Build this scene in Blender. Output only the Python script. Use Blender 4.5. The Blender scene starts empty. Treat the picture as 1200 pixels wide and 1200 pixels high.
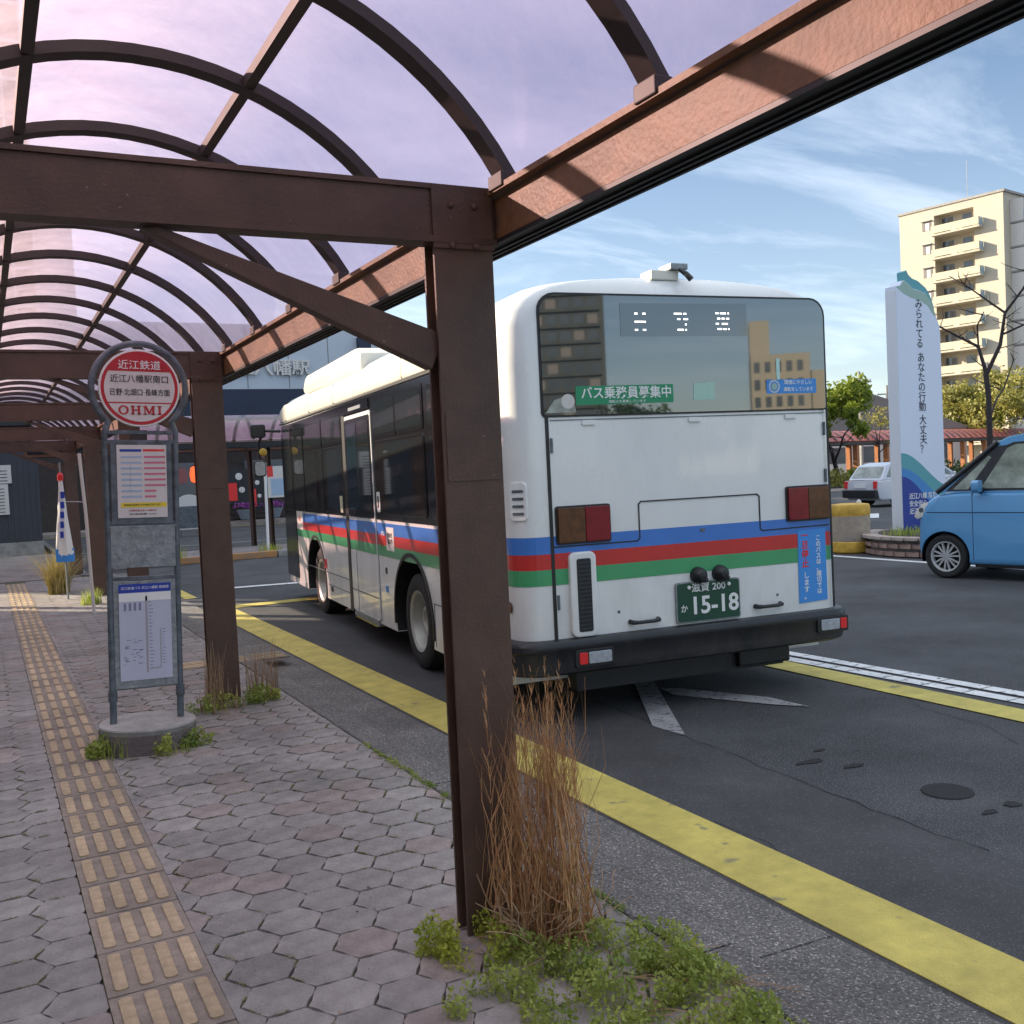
import bpy, bmesh, math, random
from mathutils import Vector, Matrix, noise
random.seed(7)
PI = math.pi
R = math.radians
SC = bpy.context.scene
COL = SC.collection

# ---------------------------------------------------------------- camera
F = 1190.0; SLOPE = -0.048; H0 = 551.0; CH = 1.75; YAW = R(27.438)
th = math.atan(SLOPE); pitch = math.atan((600 - H0) * math.cos(th) / F)
fwd = Vector((math.sin(YAW) * math.cos(pitch), math.cos(YAW) * math.cos(pitch), -math.sin(pitch)))
rt = Vector((math.cos(YAW), -math.sin(YAW), 0)); up = rt.cross(fwd)
RX = rt * math.cos(th) + up * math.sin(th)
UX = RX.cross(fwd)
camd = bpy.data.cameras.new('camera'); camo = bpy.data.objects.new('camera', camd); COL.objects.link(camo)
camo.matrix_world = Matrix(((RX.x, UX.x, -fwd.x, 0), (RX.y, UX.y, -fwd.y, 0), (RX.z, UX.z, -fwd.z, CH), (0, 0, 0, 1)))
camd.sensor_width = 36; camd.lens = F / 1200 * 36; camd.clip_end = 3000; camd.clip_start = 0.05
SC.camera = camo

# ---------------------------------------------------------------- light
SUN_AZ = R(-42); SUN_EL = R(22)          # azimuth from +Y towards +X
sd = Vector((math.sin(SUN_AZ) * math.cos(SUN_EL), math.cos(SUN_AZ) * math.cos(SUN_EL), math.sin(SUN_EL)))
sl = bpy.data.lights.new('sun', 'SUN'); so = bpy.data.objects.new('sun', sl); COL.objects.link(so)
so.rotation_euler = sd.to_track_quat('Z', 'Y').to_euler()
sl.energy = 2.0; sl.angle = R(0.5); sl.color = (1.0, 0.84, 0.62)
W = bpy.data.worlds.new('World'); SC.world = W; W.use_nodes = True
nt = W.node_tree; nd = nt.nodes; lk = nt.links; nd.clear()
def N(t, **k):
    n = nd.new(t)
    for a, b in k.items(): setattr(n, a, b)
    return n
sky = N('ShaderNodeTexSky'); sky.sky_type = 'NISHITA'; sky.sun_disc = False
sky.sun_elevation = SUN_EL; sky.sun_rotation = SUN_AZ; sky.air_density = 1.0; sky.dust_density = 0.6; sky.ozone_density = 3.0
tc = N('ShaderNodeTexCoord'); sep = N('ShaderNodeSeparateXYZ'); lk.new(tc.outputs['Generated'], sep.inputs[0])
mx = N('ShaderNodeMath', operation='ADD'); lk.new(sep.outputs['Z'], mx.inputs[0]); mx.inputs[1].default_value = 0.12
dx = N('ShaderNodeMath', operation='DIVIDE'); lk.new(sep.outputs['X'], dx.inputs[0]); lk.new(mx.outputs[0], dx.inputs[1])
dy = N('ShaderNodeMath', operation='DIVIDE'); lk.new(sep.outputs['Y'], dy.inputs[0]); lk.new(mx.outputs[0], dy.inputs[1])
cb = N('ShaderNodeCombineXYZ'); lk.new(dx.outputs[0], cb.inputs[0]); lk.new(dy.outputs[0], cb.inputs[1])
mp = N('ShaderNodeMapping'); mp.inputs['Rotation'].default_value = (0, 0, R(35)); mp.inputs['Scale'].default_value = (0.55, 1.5, 1)
lk.new(cb.outputs[0], mp.inputs[0])
n1 = N('ShaderNodeTexNoise'); n1.inputs['Scale'].default_value = 1.3; n1.inputs['Detail'].default_value = 8; n1.inputs['Roughness'].default_value = 0.62; n1.inputs['Distortion'].default_value = 0.5
lk.new(mp.outputs[0], n1.inputs[0])
cr = N('ShaderNodeValToRGB'); cr.color_ramp.elements[0].position = 0.46; cr.color_ramp.elements[1].position = 0.78
cr.color_ramp.elements[1].color = (0.25, 0.25, 0.25, 1)
lk.new(n1.outputs[0], cr.inputs[0])
b1 = N('ShaderNodeMapRange'); b1.inputs[1].default_value = 0.03; b1.inputs[2].default_value = 0.2; b1.inputs[3].default_value = 0.35; b1.inputs[4].default_value = 1.25; lk.new(sep.outputs['Z'], b1.inputs[0])
b2 = N('ShaderNodeMapRange'); b2.inputs[1].default_value = 0.27; b2.inputs[2].default_value = 0.40; b2.inputs[3].default_value = 1.0; b2.inputs[4].default_value = 0.18; lk.new(sep.outputs['Z'], b2.inputs[0])
bm1 = N('ShaderNodeMath', operation='MULTIPLY'); lk.new(b1.outputs[0], bm1.inputs[0]); lk.new(b2.outputs[0], bm1.inputs[1])
bm2 = N('ShaderNodeMath', operation='MULTIPLY'); lk.new(bm1.outputs[0], bm2.inputs[0]); lk.new(cr.outputs[0], bm2.inputs[1])
# broad veil of haze low in the sky
hz = N('ShaderNodeMapRange'); hz.inputs[1].default_value = 0.0; hz.inputs[2].default_value = 0.42; hz.inputs[3].default_value = 0.15; hz.inputs[4].default_value = 0.0
lk.new(sep.outputs['Z'], hz.inputs[0])
# thin high cloud thickening overhead
vz = N('ShaderNodeMapRange'); vz.inputs[1].default_value = 0.36; vz.inputs[2].default_value = 0.72; vz.inputs[3].default_value = 0.0; vz.inputs[4].default_value = 0.52
lk.new(sep.outputs['Z'], vz.inputs[0])
ad0 = N('ShaderNodeMath', operation='MAXIMUM'); lk.new(hz.outputs[0], ad0.inputs[0]); lk.new(vz.outputs[0], ad0.inputs[1])
ad = N('ShaderNodeMath', operation='ADD', use_clamp=True); lk.new(bm2.outputs[0], ad.inputs[0]); lk.new(ad0.outputs[0], ad.inputs[1])
mixc = N('ShaderNodeMixRGB'); lk.new(ad.outputs[0], mixc.inputs[0]); lk.new(sky.outputs[0], mixc.inputs[1]); mixc.inputs[2].default_value = (13.6, 14.2, 15.0, 1)
bg = N('ShaderNodeBackground'); bg.inputs[1].default_value = 0.030; lk.new(mixc.outputs[0], bg.inputs[0])
wo = N('ShaderNodeOutputWorld'); lk.new(bg.outputs[0], wo.inputs[0])
SC.view_settings.view_transform = 'Standard'; SC.view_settings.look = 'None'; SC.view_settings.gamma = 1
SC.view_settings.exposure = 2.48; SC.view_settings.use_curve_mapping = False
SC.render.engine = 'CYCLES'
SC.cycles.max_bounces = 8; SC.cycles.transparent_max_bounces = 24; SC.cycles.diffuse_bounces = 4

# ---------------------------------------------------------------- materials
def mat(name, col, rough=0.6, metal=0.0, var=0.0, vscale=6.0, col2=None, bump=0.0, bscale=60.0, coat=0.0, ior=None,
        rand=0.0, emit=None, stretch=None, trans=0.0, spots=None):
    m = bpy.data.materials.new(name); m.use_nodes = True
    t = m.node_tree; b = t.nodes['Principled BSDF']; L = t.links
    b.inputs['Roughness'].default_value = rough; b.inputs['Metallic'].default_value = metal
    if coat: b.inputs['Coat Weight'].default_value = coat; b.inputs['Coat Roughness'].default_value = 0.05
    if ior: b.inputs['IOR'].default_value = ior
    c = (*col, 1)
    b.inputs['Base Color'].default_value = c
    tcn = t.nodes.new('ShaderNodeTexCoord'); src = tcn.outputs['Object']
    if stretch:
        mpn = t.nodes.new('ShaderNodeMapping'); mpn.inputs['Scale'].default_value = stretch; L.new(src, mpn.inputs[0]); src = mpn.outputs[0]
    out = None
    if var or col2:
        nz = t.nodes.new('ShaderNodeTexNoise'); nz.inputs['Scale'].default_value = vscale; nz.inputs['Detail'].default_value = 6; nz.inputs['Roughness'].default_value = 0.65
        L.new(src, nz.inputs['Vector'])
        rp = t.nodes.new('ShaderNodeValToRGB')
        rp.color_ramp.elements[0].position = 0.32; rp.color_ramp.elements[1].position = 0.68
        a = tuple(max(0, x * (1 - var)) for x in col); d = col2 if col2 else tuple(min(1, x * (1 + var)) for x in col)
        rp.color_ramp.elements[0].color = (*a, 1); rp.color_ramp.elements[1].color = (*d, 1)
        L.new(nz.outputs[0], rp.inputs[0]); out = rp.outputs[0]
    if spots:      # (colour, scale, threshold)
        sc_, ss, stt = spots
        n3 = t.nodes.new('ShaderNodeTexNoise'); n3.inputs['Scale'].default_value = ss; n3.inputs['Detail'].default_value = 2
        L.new(src, n3.inputs['Vector'])
        r3 = t.nodes.new('ShaderNodeValToRGB'); r3.color_ramp.elements[0].position = stt; r3.color_ramp.elements[1].position = min(1, stt + 0.05)
        L.new(n3.outputs[0], r3.inputs[0])
        m3 = t.nodes.new('ShaderNodeMixRGB'); L.new(r3.outputs[0], m3.inputs[0])
        if out: L.new(out, m3.inputs[1])
        else: m3.inputs[1].default_value = c
        m3.inputs[2].default_value = (*sc_, 1); out = m3.outputs[0]
    if rand:
        oi = t.nodes.new('ShaderNodeObjectInfo'); mr = t.nodes.new('ShaderNodeMapRange')
        mr.inputs[3].default_value = 1 - rand; mr.inputs[4].default_value = 1 + rand
        L.new(oi.outputs['Random'], mr.inputs[0])
        hs = t.nodes.new('ShaderNodeHueSaturation'); L.new(mr.outputs[0], hs.inputs['Value'])
        if out: L.new(out, hs.inputs['Color'])
        else: hs.inputs['Color'].default_value = c
        out = hs.outputs[0]
    if out: L.new(out, b.inputs['Base Color'])
    if bump:
        n2 = t.nodes.new('ShaderNodeTexNoise'); n2.inputs['Scale'].default_value = bscale; n2.inputs['Detail'].default_value = 4
        L.new(src, n2.inputs['Vector'])
        bp = t.nodes.new('ShaderNodeBump'); bp.inputs['Strength'].default_value = bump; bp.inputs['Distance'].default_value = 0.02
        L.new(n2.outputs[0], bp.inputs['Height']); L.new(bp.outputs[0], b.inputs['Normal'])
    if emit:
        b.inputs['Emission Color'].default_value = (*emit[:3], 1); b.inputs['Emission Strength'].default_value = emit[3]
    if trans: b.inputs['Transmission Weight'].default_value = trans
    return m

def glasslike(name, tint, gloss=0.06, rough=0.03, transl=0.0, tcol=(1, 1, 1), dirt=0.0):
    """thin sheet: light passes with a tint, some is scattered, a little mirrors"""
    m = bpy.data.materials.new(name); m.use_nodes = True; t = m.node_tree; t.nodes.clear(); L = t.links
    o = t.nodes.new('ShaderNodeOutputMaterial'); tr = t.nodes.new('ShaderNodeBsdfTransparent'); tr.inputs[0].default_value = (*tint, 1)
    gl = t.nodes.new('ShaderNodeBsdfGlossy'); gl.inputs['Roughness'].default_value = rough
    fr = t.nodes.new('ShaderNodeMapRange'); lw = t.nodes.new('ShaderNodeLayerWeight'); lw.inputs[0].default_value = .5; L.new(lw.outputs['Facing'], fr.inputs[0])
    fr.inputs[1].default_value = .35; fr.inputs[2].default_value = 1.0; fr.inputs[3].default_value = .03; fr.inputs[4].default_value = .38
    last = tr.outputs[0]
    if transl:
        tl = t.nodes.new('ShaderNodeBsdfTranslucent'); tl.inputs[0].default_value = (*tcol, 1)
        mm = t.nodes.new('ShaderNodeMixShader'); mm.inputs[0].default_value = transl
        if dirt:
            tcn = t.nodes.new('ShaderNodeTexCoord'); mpn = t.nodes.new('ShaderNodeMapping'); mpn.inputs['Scale'].default_value = (1, 1, 1); L.new(tcn.outputs['Object'], mpn.inputs[0])
            nz = t.nodes.new('ShaderNodeTexNoise'); nz.inputs['Scale'].default_value = 2.2; nz.inputs['Detail'].default_value = 9; nz.inputs['Roughness'].default_value = .7; L.new(mpn.outputs[0], nz.inputs['Vector'])
            mr = t.nodes.new('ShaderNodeMapRange'); mr.inputs[1].default_value = .35; mr.inputs[2].default_value = .7; mr.inputs[3].default_value = transl - dirt; mr.inputs[4].default_value = transl + dirt
            L.new(nz.outputs[0], mr.inputs[0]); L.new(mr.outputs[0], mm.inputs[0])
        L.new(last, mm.inputs[1]); L.new(tl.outputs[0], mm.inputs[2]); last = mm.outputs[0]
    ms = t.nodes.new('ShaderNodeMixShader'); L.new(fr.outputs[0], ms.inputs[0]); L.new(last, ms.inputs[1]); L.new(gl.outputs[0], ms.inputs[2])
    L.new(ms.outputs[0], o.inputs[0])
    return m

M = {}
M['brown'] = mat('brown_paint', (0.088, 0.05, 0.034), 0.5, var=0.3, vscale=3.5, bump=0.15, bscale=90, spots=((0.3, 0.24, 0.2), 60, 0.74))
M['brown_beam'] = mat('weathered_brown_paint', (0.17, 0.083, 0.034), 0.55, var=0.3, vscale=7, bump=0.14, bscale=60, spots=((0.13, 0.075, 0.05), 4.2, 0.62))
M['dark_brown'] = mat('dark_brown_steel', (0.035, 0.024, 0.022), 0.55, var=0.2, vscale=8)
M['rubber_black'] = mat('black_gutter', (0.012, 0.012, 0.014), 0.5, var=0.3)
M['poly'] = glasslike('purple_polycarbonate', (0.92, 0.70, 0.82), transl=0.42, tcol=(1.0, 0.76, 0.85), dirt=0.1)
M['poly_red'] = mat('red_polycarbonate', (0.5, 0.12, 0.1), 0.35, var=0.25, vscale=2)
M['asphalt'] = mat('asphalt', (0.043, 0.045, 0.05), 0.85, var=0.45, vscale=0.55, bump=0.6, bscale=140, spots=((0.15, 0.15, 0.155), 110, 0.58))
M['asphalt2'] = mat('smooth_asphalt', (0.042, 0.042, 0.045), 0.8, var=0.22, vscale=1.6, bump=0.35, bscale=200, spots=((0.11, 0.11, 0.115), 130, 0.61))
M['ground'] = mat('distant_ground', (0.09, 0.09, 0.085), 0.9, var=0.2, vscale=0.05)
M['joint'] = mat('mossy_joint_sand', (0.07, 0.066, 0.055), 0.95, col2=(0.10, 0.115, 0.045), vscale=5, bump=0.5, bscale=80)
M['paver'] = mat('paver', (0.25, 0.234, 0.222), 0.82, var=0.2, vscale=9, bump=0.5, bscale=55, rand=0.13, spots=((0.36, 0.33, 0.31), 120, 0.7))
M['paver_r'] = mat('paver_reddish', (0.26, 0.222, 0.205), 0.82, var=0.22, vscale=9, bump=0.5, bscale=55, rand=0.13, spots=((0.36, 0.31, 0.28), 120, 0.7))
M['tact'] = mat('tactile_tile', (0.24, 0.2, 0.165), 0.8, var=0.2, vscale=14, bump=0.35, bscale=70, rand=0.1)
M['tactbar'] = mat('tactile_bar', (0.42, 0.32, 0.2), 0.75, var=0.2, vscale=22, bump=0.25, bscale=80, rand=0.13)
M['kerb'] = mat('kerb_aggregate', (0.06, 0.06, 0.06), 0.85, col2=(0.2, 0.19, 0.18), vscale=70, bump=1.0, bscale=70, rand=0.08, spots=((0.42, 0.4, 0.37), 95, 0.6))
M['yellow'] = mat('yellow_road_paint', (0.56, 0.47, 0.11), 0.7, var=0.16, vscale=5, bump=0.5, bscale=110, spots=((0.3, 0.27, 0.12), 7, 0.66))
M['whiteline'] = mat('white_road_paint', (0.66, 0.67, 0.68), 0.7, var=0.15, vscale=5, bump=0.3, bscale=150, spots=((0.2, 0.2, 0.21), 16, 0.62))
M['whiteline_old'] = mat('worn_white_road_paint', (0.3, 0.3, 0.31), 0.75, var=0.2, vscale=5, bump=0.3, bscale=150, spots=((0.1, 0.1, 0.1), 22, 0.57))
M['buswhite'] = mat('bus_white_paint', (0.80, 0.81, 0.8), 0.26, var=0.03, vscale=2.5, stretch=(1, 1, .25), bump=.02, bscale=3, coat=0.6)
M['creampaint'] = mat('cream_roof_paint', (0.76, 0.74, 0.64), 0.35, var=0.05, vscale=2, coat=0.3)
M['blue'] = mat('stripe_blue', (0.05, 0.19, 0.58), 0.3, var=0.06, vscale=3, coat=0.4)
M['red'] = mat('stripe_red', (0.55, 0.03, 0.028), 0.3, var=0.06, vscale=3, coat=0.4)
M['green'] = mat('stripe_green', (0.06, 0.34, 0.14), 0.3, var=0.06, vscale=3, coat=0.4)
M['black'] = mat('black_trim', (0.016, 0.016, 0.018), 0.45, var=0.3, vscale=10)
M['blackgloss'] = mat('glossy_black_band', (0.01, 0.01, 0.012), 0.12)
M['bumper'] = mat('dark_bumper', (0.012, 0.014, 0.018), 0.38, var=0.25, vscale=5, bump=0.1)
M['busglass'] = mat('tinted_bus_glass', (0.012, 0.022, 0.03), 0.02, ior=2.45)
M['sideglass'] = mat('side_bus_glass', (0.015, 0.018, 0.02), 0.03, ior=1.9)
M['tyre'] = mat('tyre_rubber', (0.02, 0.02, 0.02), 0.8, var=0.3, vscale=20, bump=0.3)
M['rim'] = mat('painted_steel_rim', (0.42, 0.42, 0.38), 0.4, metal=0.3, var=0.12, vscale=8)
M['alloy'] = mat('alloy_rim', (0.6, 0.6, 0.6), 0.3, metal=0.35)
M['lampred'] = mat('red_lamp_lens', (0.2, 0.008, 0.016), 0.12, var=0.2, vscale=12, coat=0.6)
M['lampamber'] = mat('amber_lamp_lens', (0.11, 0.045, 0.016), 0.12, var=0.3, vscale=16, coat=0.6)
M['brightred'] = mat('red_reflector', (0.75, 0.04, 0.04), 0.2)
M['lampclear'] = mat('clear_lamp_lens', (0.55, 0.58, 0.62), 0.1, metal=0.4, var=0.2, vscale=40)
M['plate'] = mat('green_plate', (0.008, 0.06, 0.035), 0.4)
M['white'] = mat('white_print', (0.82, 0.82, 0.8), 0.5)
M['offwhite'] = mat('offwhite_sheet', (0.66, 0.63, 0.6), 0.55, var=0.04, vscale=8)
M['lilacpaper'] = mat('faded_paper', (0.5, 0.52, 0.62), 0.5, var=0.05, vscale=4)
M['ledwhite'] = mat('lit_led', (0.8, 0.8, 0.78), 0.5, emit=(0.95, 0.93, 0.88, 0.75))
M['stickergreen'] = mat('green_sticker', (0.02, 0.27, 0.12), 0.45)
M['stickerblue'] = mat('blue_sticker', (0.05, 0.27, 0.7), 0.45)
M['signred'] = mat('sign_red', (0.48, 0.02, 0.03), 0.4, var=0.05)
M['signpink'] = mat('printed_pink', (0.6, 0.16, 0.24), 0.5)
M['signlb'] = mat('printed_pale_blue', (0.36, 0.48, 0.62), 0.5)
M['yellowprint'] = mat('printed_yellow', (0.8, 0.62, 0.05), 0.5)
M['navy'] = mat('navy_print', (0.015, 0.045, 0.35), 0.4)
M['ink'] = mat('black_ink', (0.015, 0.015, 0.02), 0.5)
M['galv'] = mat('galvanised_steel', (0.2, 0.22, 0.23), 0.5, metal=0.55, col2=(0.36, 0.38, 0.39), vscale=28, bump=0.3, bscale=40)
M['galvdark'] = mat('old_grey_steel_frame', (0.12, 0.14, 0.16), 0.5, metal=0.4, var=0.4, vscale=15)
M['concrete'] = mat('concrete', (0.34, 0.33, 0.31), 0.85, var=0.2, vscale=7, bump=0.5, bscale=40)
M['concrete_dark'] = mat('stained_concrete', (0.15, 0.125, 0.12), 0.85, var=0.25, vscale=6, bump=0.5, bscale=40)
M['signface'] = mat('tower_sign_white', (0.72, 0.77, 0.9), 0.4, var=0.02, vscale=1)
M['signside'] = mat('tower_sign_side', (0.72, 0.76, 0.82), 0.35)
M['teal'] = mat('wave_teal', (0.1, 0.36, 0.4), 0.4)
M['sage'] = mat('wave_sage', (0.33, 0.47, 0.4), 0.4)
M['midblue'] = mat('wave_blue', (0.05, 0.25, 0.58), 0.4)
M['deepblue'] = mat('wave_deep_blue', (0.012, 0.04, 0.3), 0.4)
M['carblue'] = mat('blue_car_paint', (0.11, 0.33, 0.6), 0.25, coat=1.0, var=0.03, vscale=1)
M['carroof'] = mat('pale_blue_car_roof', (0.3, 0.6, 0.75), 0.25, coat=1.0)
M['carwhite'] = mat('white_car_paint', (0.66, 0.68, 0.74), 0.3, coat=0.8)
M['carsilver'] = mat('silver_car_paint', (0.45, 0.45, 0.42), 0.3, metal=0.3, coat=0.8)
M['carglass'] = mat('car_glass', (0.24, 0.27, 0.22), 0.04, ior=1.9, var=0.6, vscale=2.5)  # pale mottled base stands in for light seen through and reflected
M['cream_wall'] = mat('cream_tiled_wall', (0.5, 0.455, 0.37), 0.8, var=0.05, vscale=0.7)
M['grey_wall'] = mat('grey_panel_wall', (0.5, 0.55, 0.62), 0.6, var=0.05, vscale=0.4)
M['tower_glass'] = mat('tower_glazing', (0.12, 0.12, 0.18), 0.2, var=0.3, vscale=0.8)
M['navywall'] = mat('navy_fascia', (0.01, 0.02, 0.05), 0.5, var=0.2, vscale=1)
M['darkwall'] = mat('dark_ribbed_wall', (0.055, 0.06, 0.075), 0.6, var=0.15, vscale=3)
M['brownwall'] = mat('dark_brown_cladding', (0.035, 0.026, 0.024), 0.7, var=0.25, vscale=3)
M['window'] = mat('distant_window', (0.08, 0.1, 0.12), 0.1, ior=1.7)
M['balcony'] = mat('balcony_panel', (0.55, 0.48, 0.35), 0.7, var=0.05)
M['balglass'] = mat('balcony_glass', (0.3, 0.42, 0.5), 0.15)
M['interior'] = mat('dull_grey', (0.2, 0.19, 0.19), 0.8)  # one plain grey shared by roofs, panel joints and window panes
M['brick'] = mat('planter_brick', (0.3, 0.2, 0.165), 0.85, var=0.3, vscale=9, rand=0.15, bump=0.3)
M['mortar'] = mat('mortar', (0.3, 0.27, 0.25), 0.9)
M['soil'] = mat('soil', (0.07, 0.05, 0.035), 0.95, var=0.3)
M['barrel_y'] = mat('faded_yellow_plastic', (0.6, 0.36, 0.05), 0.6, var=0.25, vscale=6, bump=0.4, bscale=12)
M['barrel_g'] = mat('scuffed_grey_band', (0.3, 0.25, 0.23), 0.7, col2=(0.45, 0.36, 0.24), vscale=9, bump=0.4, bscale=12)
M['orange_kerb'] = mat('worn_orange_paint', (0.5, 0.24, 0.07), 0.85, col2=(0.3, 0.2, 0.14), vscale=5, bump=0.5)
M['dry'] = mat('dry_grass', (0.42, 0.2, 0.075), 0.75, col2=(0.58, 0.36, 0.17), vscale=25)
M['dry2'] = mat('pale_dry_grass', (0.42, 0.3, 0.18), 0.75, col2=(0.28, 0.17, 0.1), vscale=25)
M['straw'] = mat('yellow_straw', (0.42, 0.36, 0.1), 0.75, col2=(0.5, 0.42, 0.2), vscale=15)
M['bark'] = mat('bark', (0.045, 0.035, 0.035), 0.9, var=0.4, vscale=12, bump=0.6, bscale=30)
M['lantern'] = mat('orange_red_lantern', (0.75, 0.1, 0.03), 0.5, emit=(0.9, 0.12, 0.03, 0.25))
M['purple'] = mat('purple_flowers', (0.28, 0.06, 0.3), 0.8)
M['pot'] = mat('grey_pot', (0.22, 0.25, 0.3), 0.6)
M['brickpost'] = mat('orange_brick_post', (0.42, 0.17, 0.07), 0.8, var=0.2)
M['tan'] = mat('tan_hotel_wall', (0.34, 0.32, 0.26), 0.8, var=0.06)
M['darktower'] = mat('dark_tower_wall', (0.06, 0.07, 0.07), 0.7, var=0.2, vscale=0.5)
M['skin'] = mat('skin', (0.5, 0.3, 0.22), 0.6)

def film(m, zlo, zhi, col, amt, sc=3.0, stretch=(1, 1, .35)):
    """road-dirt film: thicker towards the skirt, broken up by noise"""
    t = m.node_tree; b = t.nodes['Principled BSDF']; L = t.links; tcn = t.nodes.new('ShaderNodeTexCoord'); sp = t.nodes.new('ShaderNodeSeparateXYZ'); L.new(tcn.outputs['Object'], sp.inputs[0])
    mr = t.nodes.new('ShaderNodeMapRange'); mr.inputs[1].default_value = zlo; mr.inputs[2].default_value = zhi; mr.inputs[3].default_value = 1; mr.inputs[4].default_value = .12; L.new(sp.outputs['Z'], mr.inputs[0])
    mpn = t.nodes.new('ShaderNodeMapping'); mpn.inputs['Scale'].default_value = stretch; L.new(tcn.outputs['Object'], mpn.inputs[0])
    nz = t.nodes.new('ShaderNodeTexNoise'); nz.inputs['Scale'].default_value = sc; nz.inputs['Detail'].default_value = 10; nz.inputs['Roughness'].default_value = .7; L.new(mpn.outputs[0], nz.inputs['Vector'])
    m2 = t.nodes.new('ShaderNodeMapRange'); m2.inputs[1].default_value = .4; m2.inputs[2].default_value = .72; m2.inputs[3].default_value = .15; m2.inputs[4].default_value = 1; L.new(nz.outputs[0], m2.inputs[0])
    mu = t.nodes.new('ShaderNodeMath'); mu.operation = 'MULTIPLY'; L.new(mr.outputs[0], mu.inputs[0]); L.new(m2.outputs[0], mu.inputs[1])
    m3 = t.nodes.new('ShaderNodeMath'); m3.operation = 'MULTIPLY'; L.new(mu.outputs[0], m3.inputs[0]); m3.inputs[1].default_value = amt
    mx_ = t.nodes.new('ShaderNodeMixRGB'); L.new(m3.outputs[0], mx_.inputs[0]); lk_ = b.inputs['Base Color'].links
    if lk_: L.new(lk_[0].from_socket, mx_.inputs[1])
    else: mx_.inputs[1].default_value = b.inputs['Base Color'].default_value
    mx_.inputs[2].default_value = (*col, 1); L.new(mx_.outputs[0], b.inputs['Base Color'])
    m4 = t.nodes.new('ShaderNodeMath'); m4.operation = 'MULTIPLY_ADD'; L.new(m3.outputs[0], m4.inputs[0]); m4.inputs[1].default_value = .6; m4.inputs[2].default_value = b.inputs['Roughness'].default_value; L.new(m4.outputs[0], b.inputs['Roughness'])
def stains(m, sc, lo, hi, sc2=None):
    t = m.node_tree; b = t.nodes['Principled BSDF']; L = t.links; ge = t.nodes.new('ShaderNodeNewGeometry')
    nz = t.nodes.new('ShaderNodeTexNoise'); nz.inputs['Scale'].default_value = sc; nz.inputs['Detail'].default_value = 8; nz.inputs['Roughness'].default_value = .72; L.new(ge.outputs['Position'], nz.inputs['Vector'])
    mr = t.nodes.new('ShaderNodeMapRange'); mr.inputs[1].default_value = .34; mr.inputs[2].default_value = .66; mr.inputs[3].default_value = lo; mr.inputs[4].default_value = hi; L.new(nz.outputs[0], mr.inputs[0])
    hs = t.nodes.new('ShaderNodeHueSaturation'); L.new(mr.outputs[0], hs.inputs['Value']); L.new(b.inputs['Base Color'].links[0].from_socket, hs.inputs['Color']); L.new(hs.outputs[0], b.inputs['Base Color'])
for k_, a_ in (('paver', (1.1, .68, 1.2)), ('paver_r', (1.1, .68, 1.2)), ('tact', (1.5, .7, 1.2)), ('tactbar', (1.5, .75, 1.15)), ('kerb', (2.0, .75, 1.25)), ('asphalt', (.9, .75, 1.3)), ('asphalt2', (1.3, .8, 1.3)), ('yellow', (2.6, .78, 1.1)), ('concrete', (3, .75, 1.1))): stains(M[k_], *a_)
film(M['buswhite'], .3, 1.5, (.3, .26, .21), .5)
film(M['brown'], -1, 4, (.17, .12, .09), .35, 2.0, (1.5, 1.5, .3))
film(M['bumper'], .36, .62, (.12, .1, .085), .45, 5)
def leafmat(name, c1, c2):
    m = mat(name, c1, 0.6, col2=c2, vscale=5)
    t = m.node_tree; b = t.nodes['Principled BSDF']; L = t.links
    tl = t.nodes.new('ShaderNodeBsdfTranslucent'); mm = t.nodes.new('ShaderNodeMixShader'); mm.inputs[0].default_value = 0.35
    o = t.nodes['Material Output']
    src = b.inputs['Base Color'].links[0].from_socket
    L.new(src, tl.inputs[0]); L.new(b.outputs[0], mm.inputs[1]); L.new(tl.outputs[0], mm.inputs[2]); L.new(mm.outputs[0], o.inputs[0])
    return m
M['weed'] = leafmat('weed_leaf', (0.17, 0.26, 0.045), (0.46, 0.5, 0.11))
M['weed_y'] = leafmat('yellow_green_weed', (0.3, 0.38, 0.04), (0.45, 0.48, 0.07))
M['leaf'] = leafmat('tree_leaf', (0.09, 0.16, 0.015), (0.26, 0.30, 0.03))
M['leafd'] = leafmat('dark_tree_leaf', (0.03, 0.06, 0.015), (0.08, 0.12, 0.03))
M['leafy'] = leafmat('yellowing_tree_leaf', (0.17, 0.19, 0.03), (0.38, 0.34, 0.1))

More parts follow.
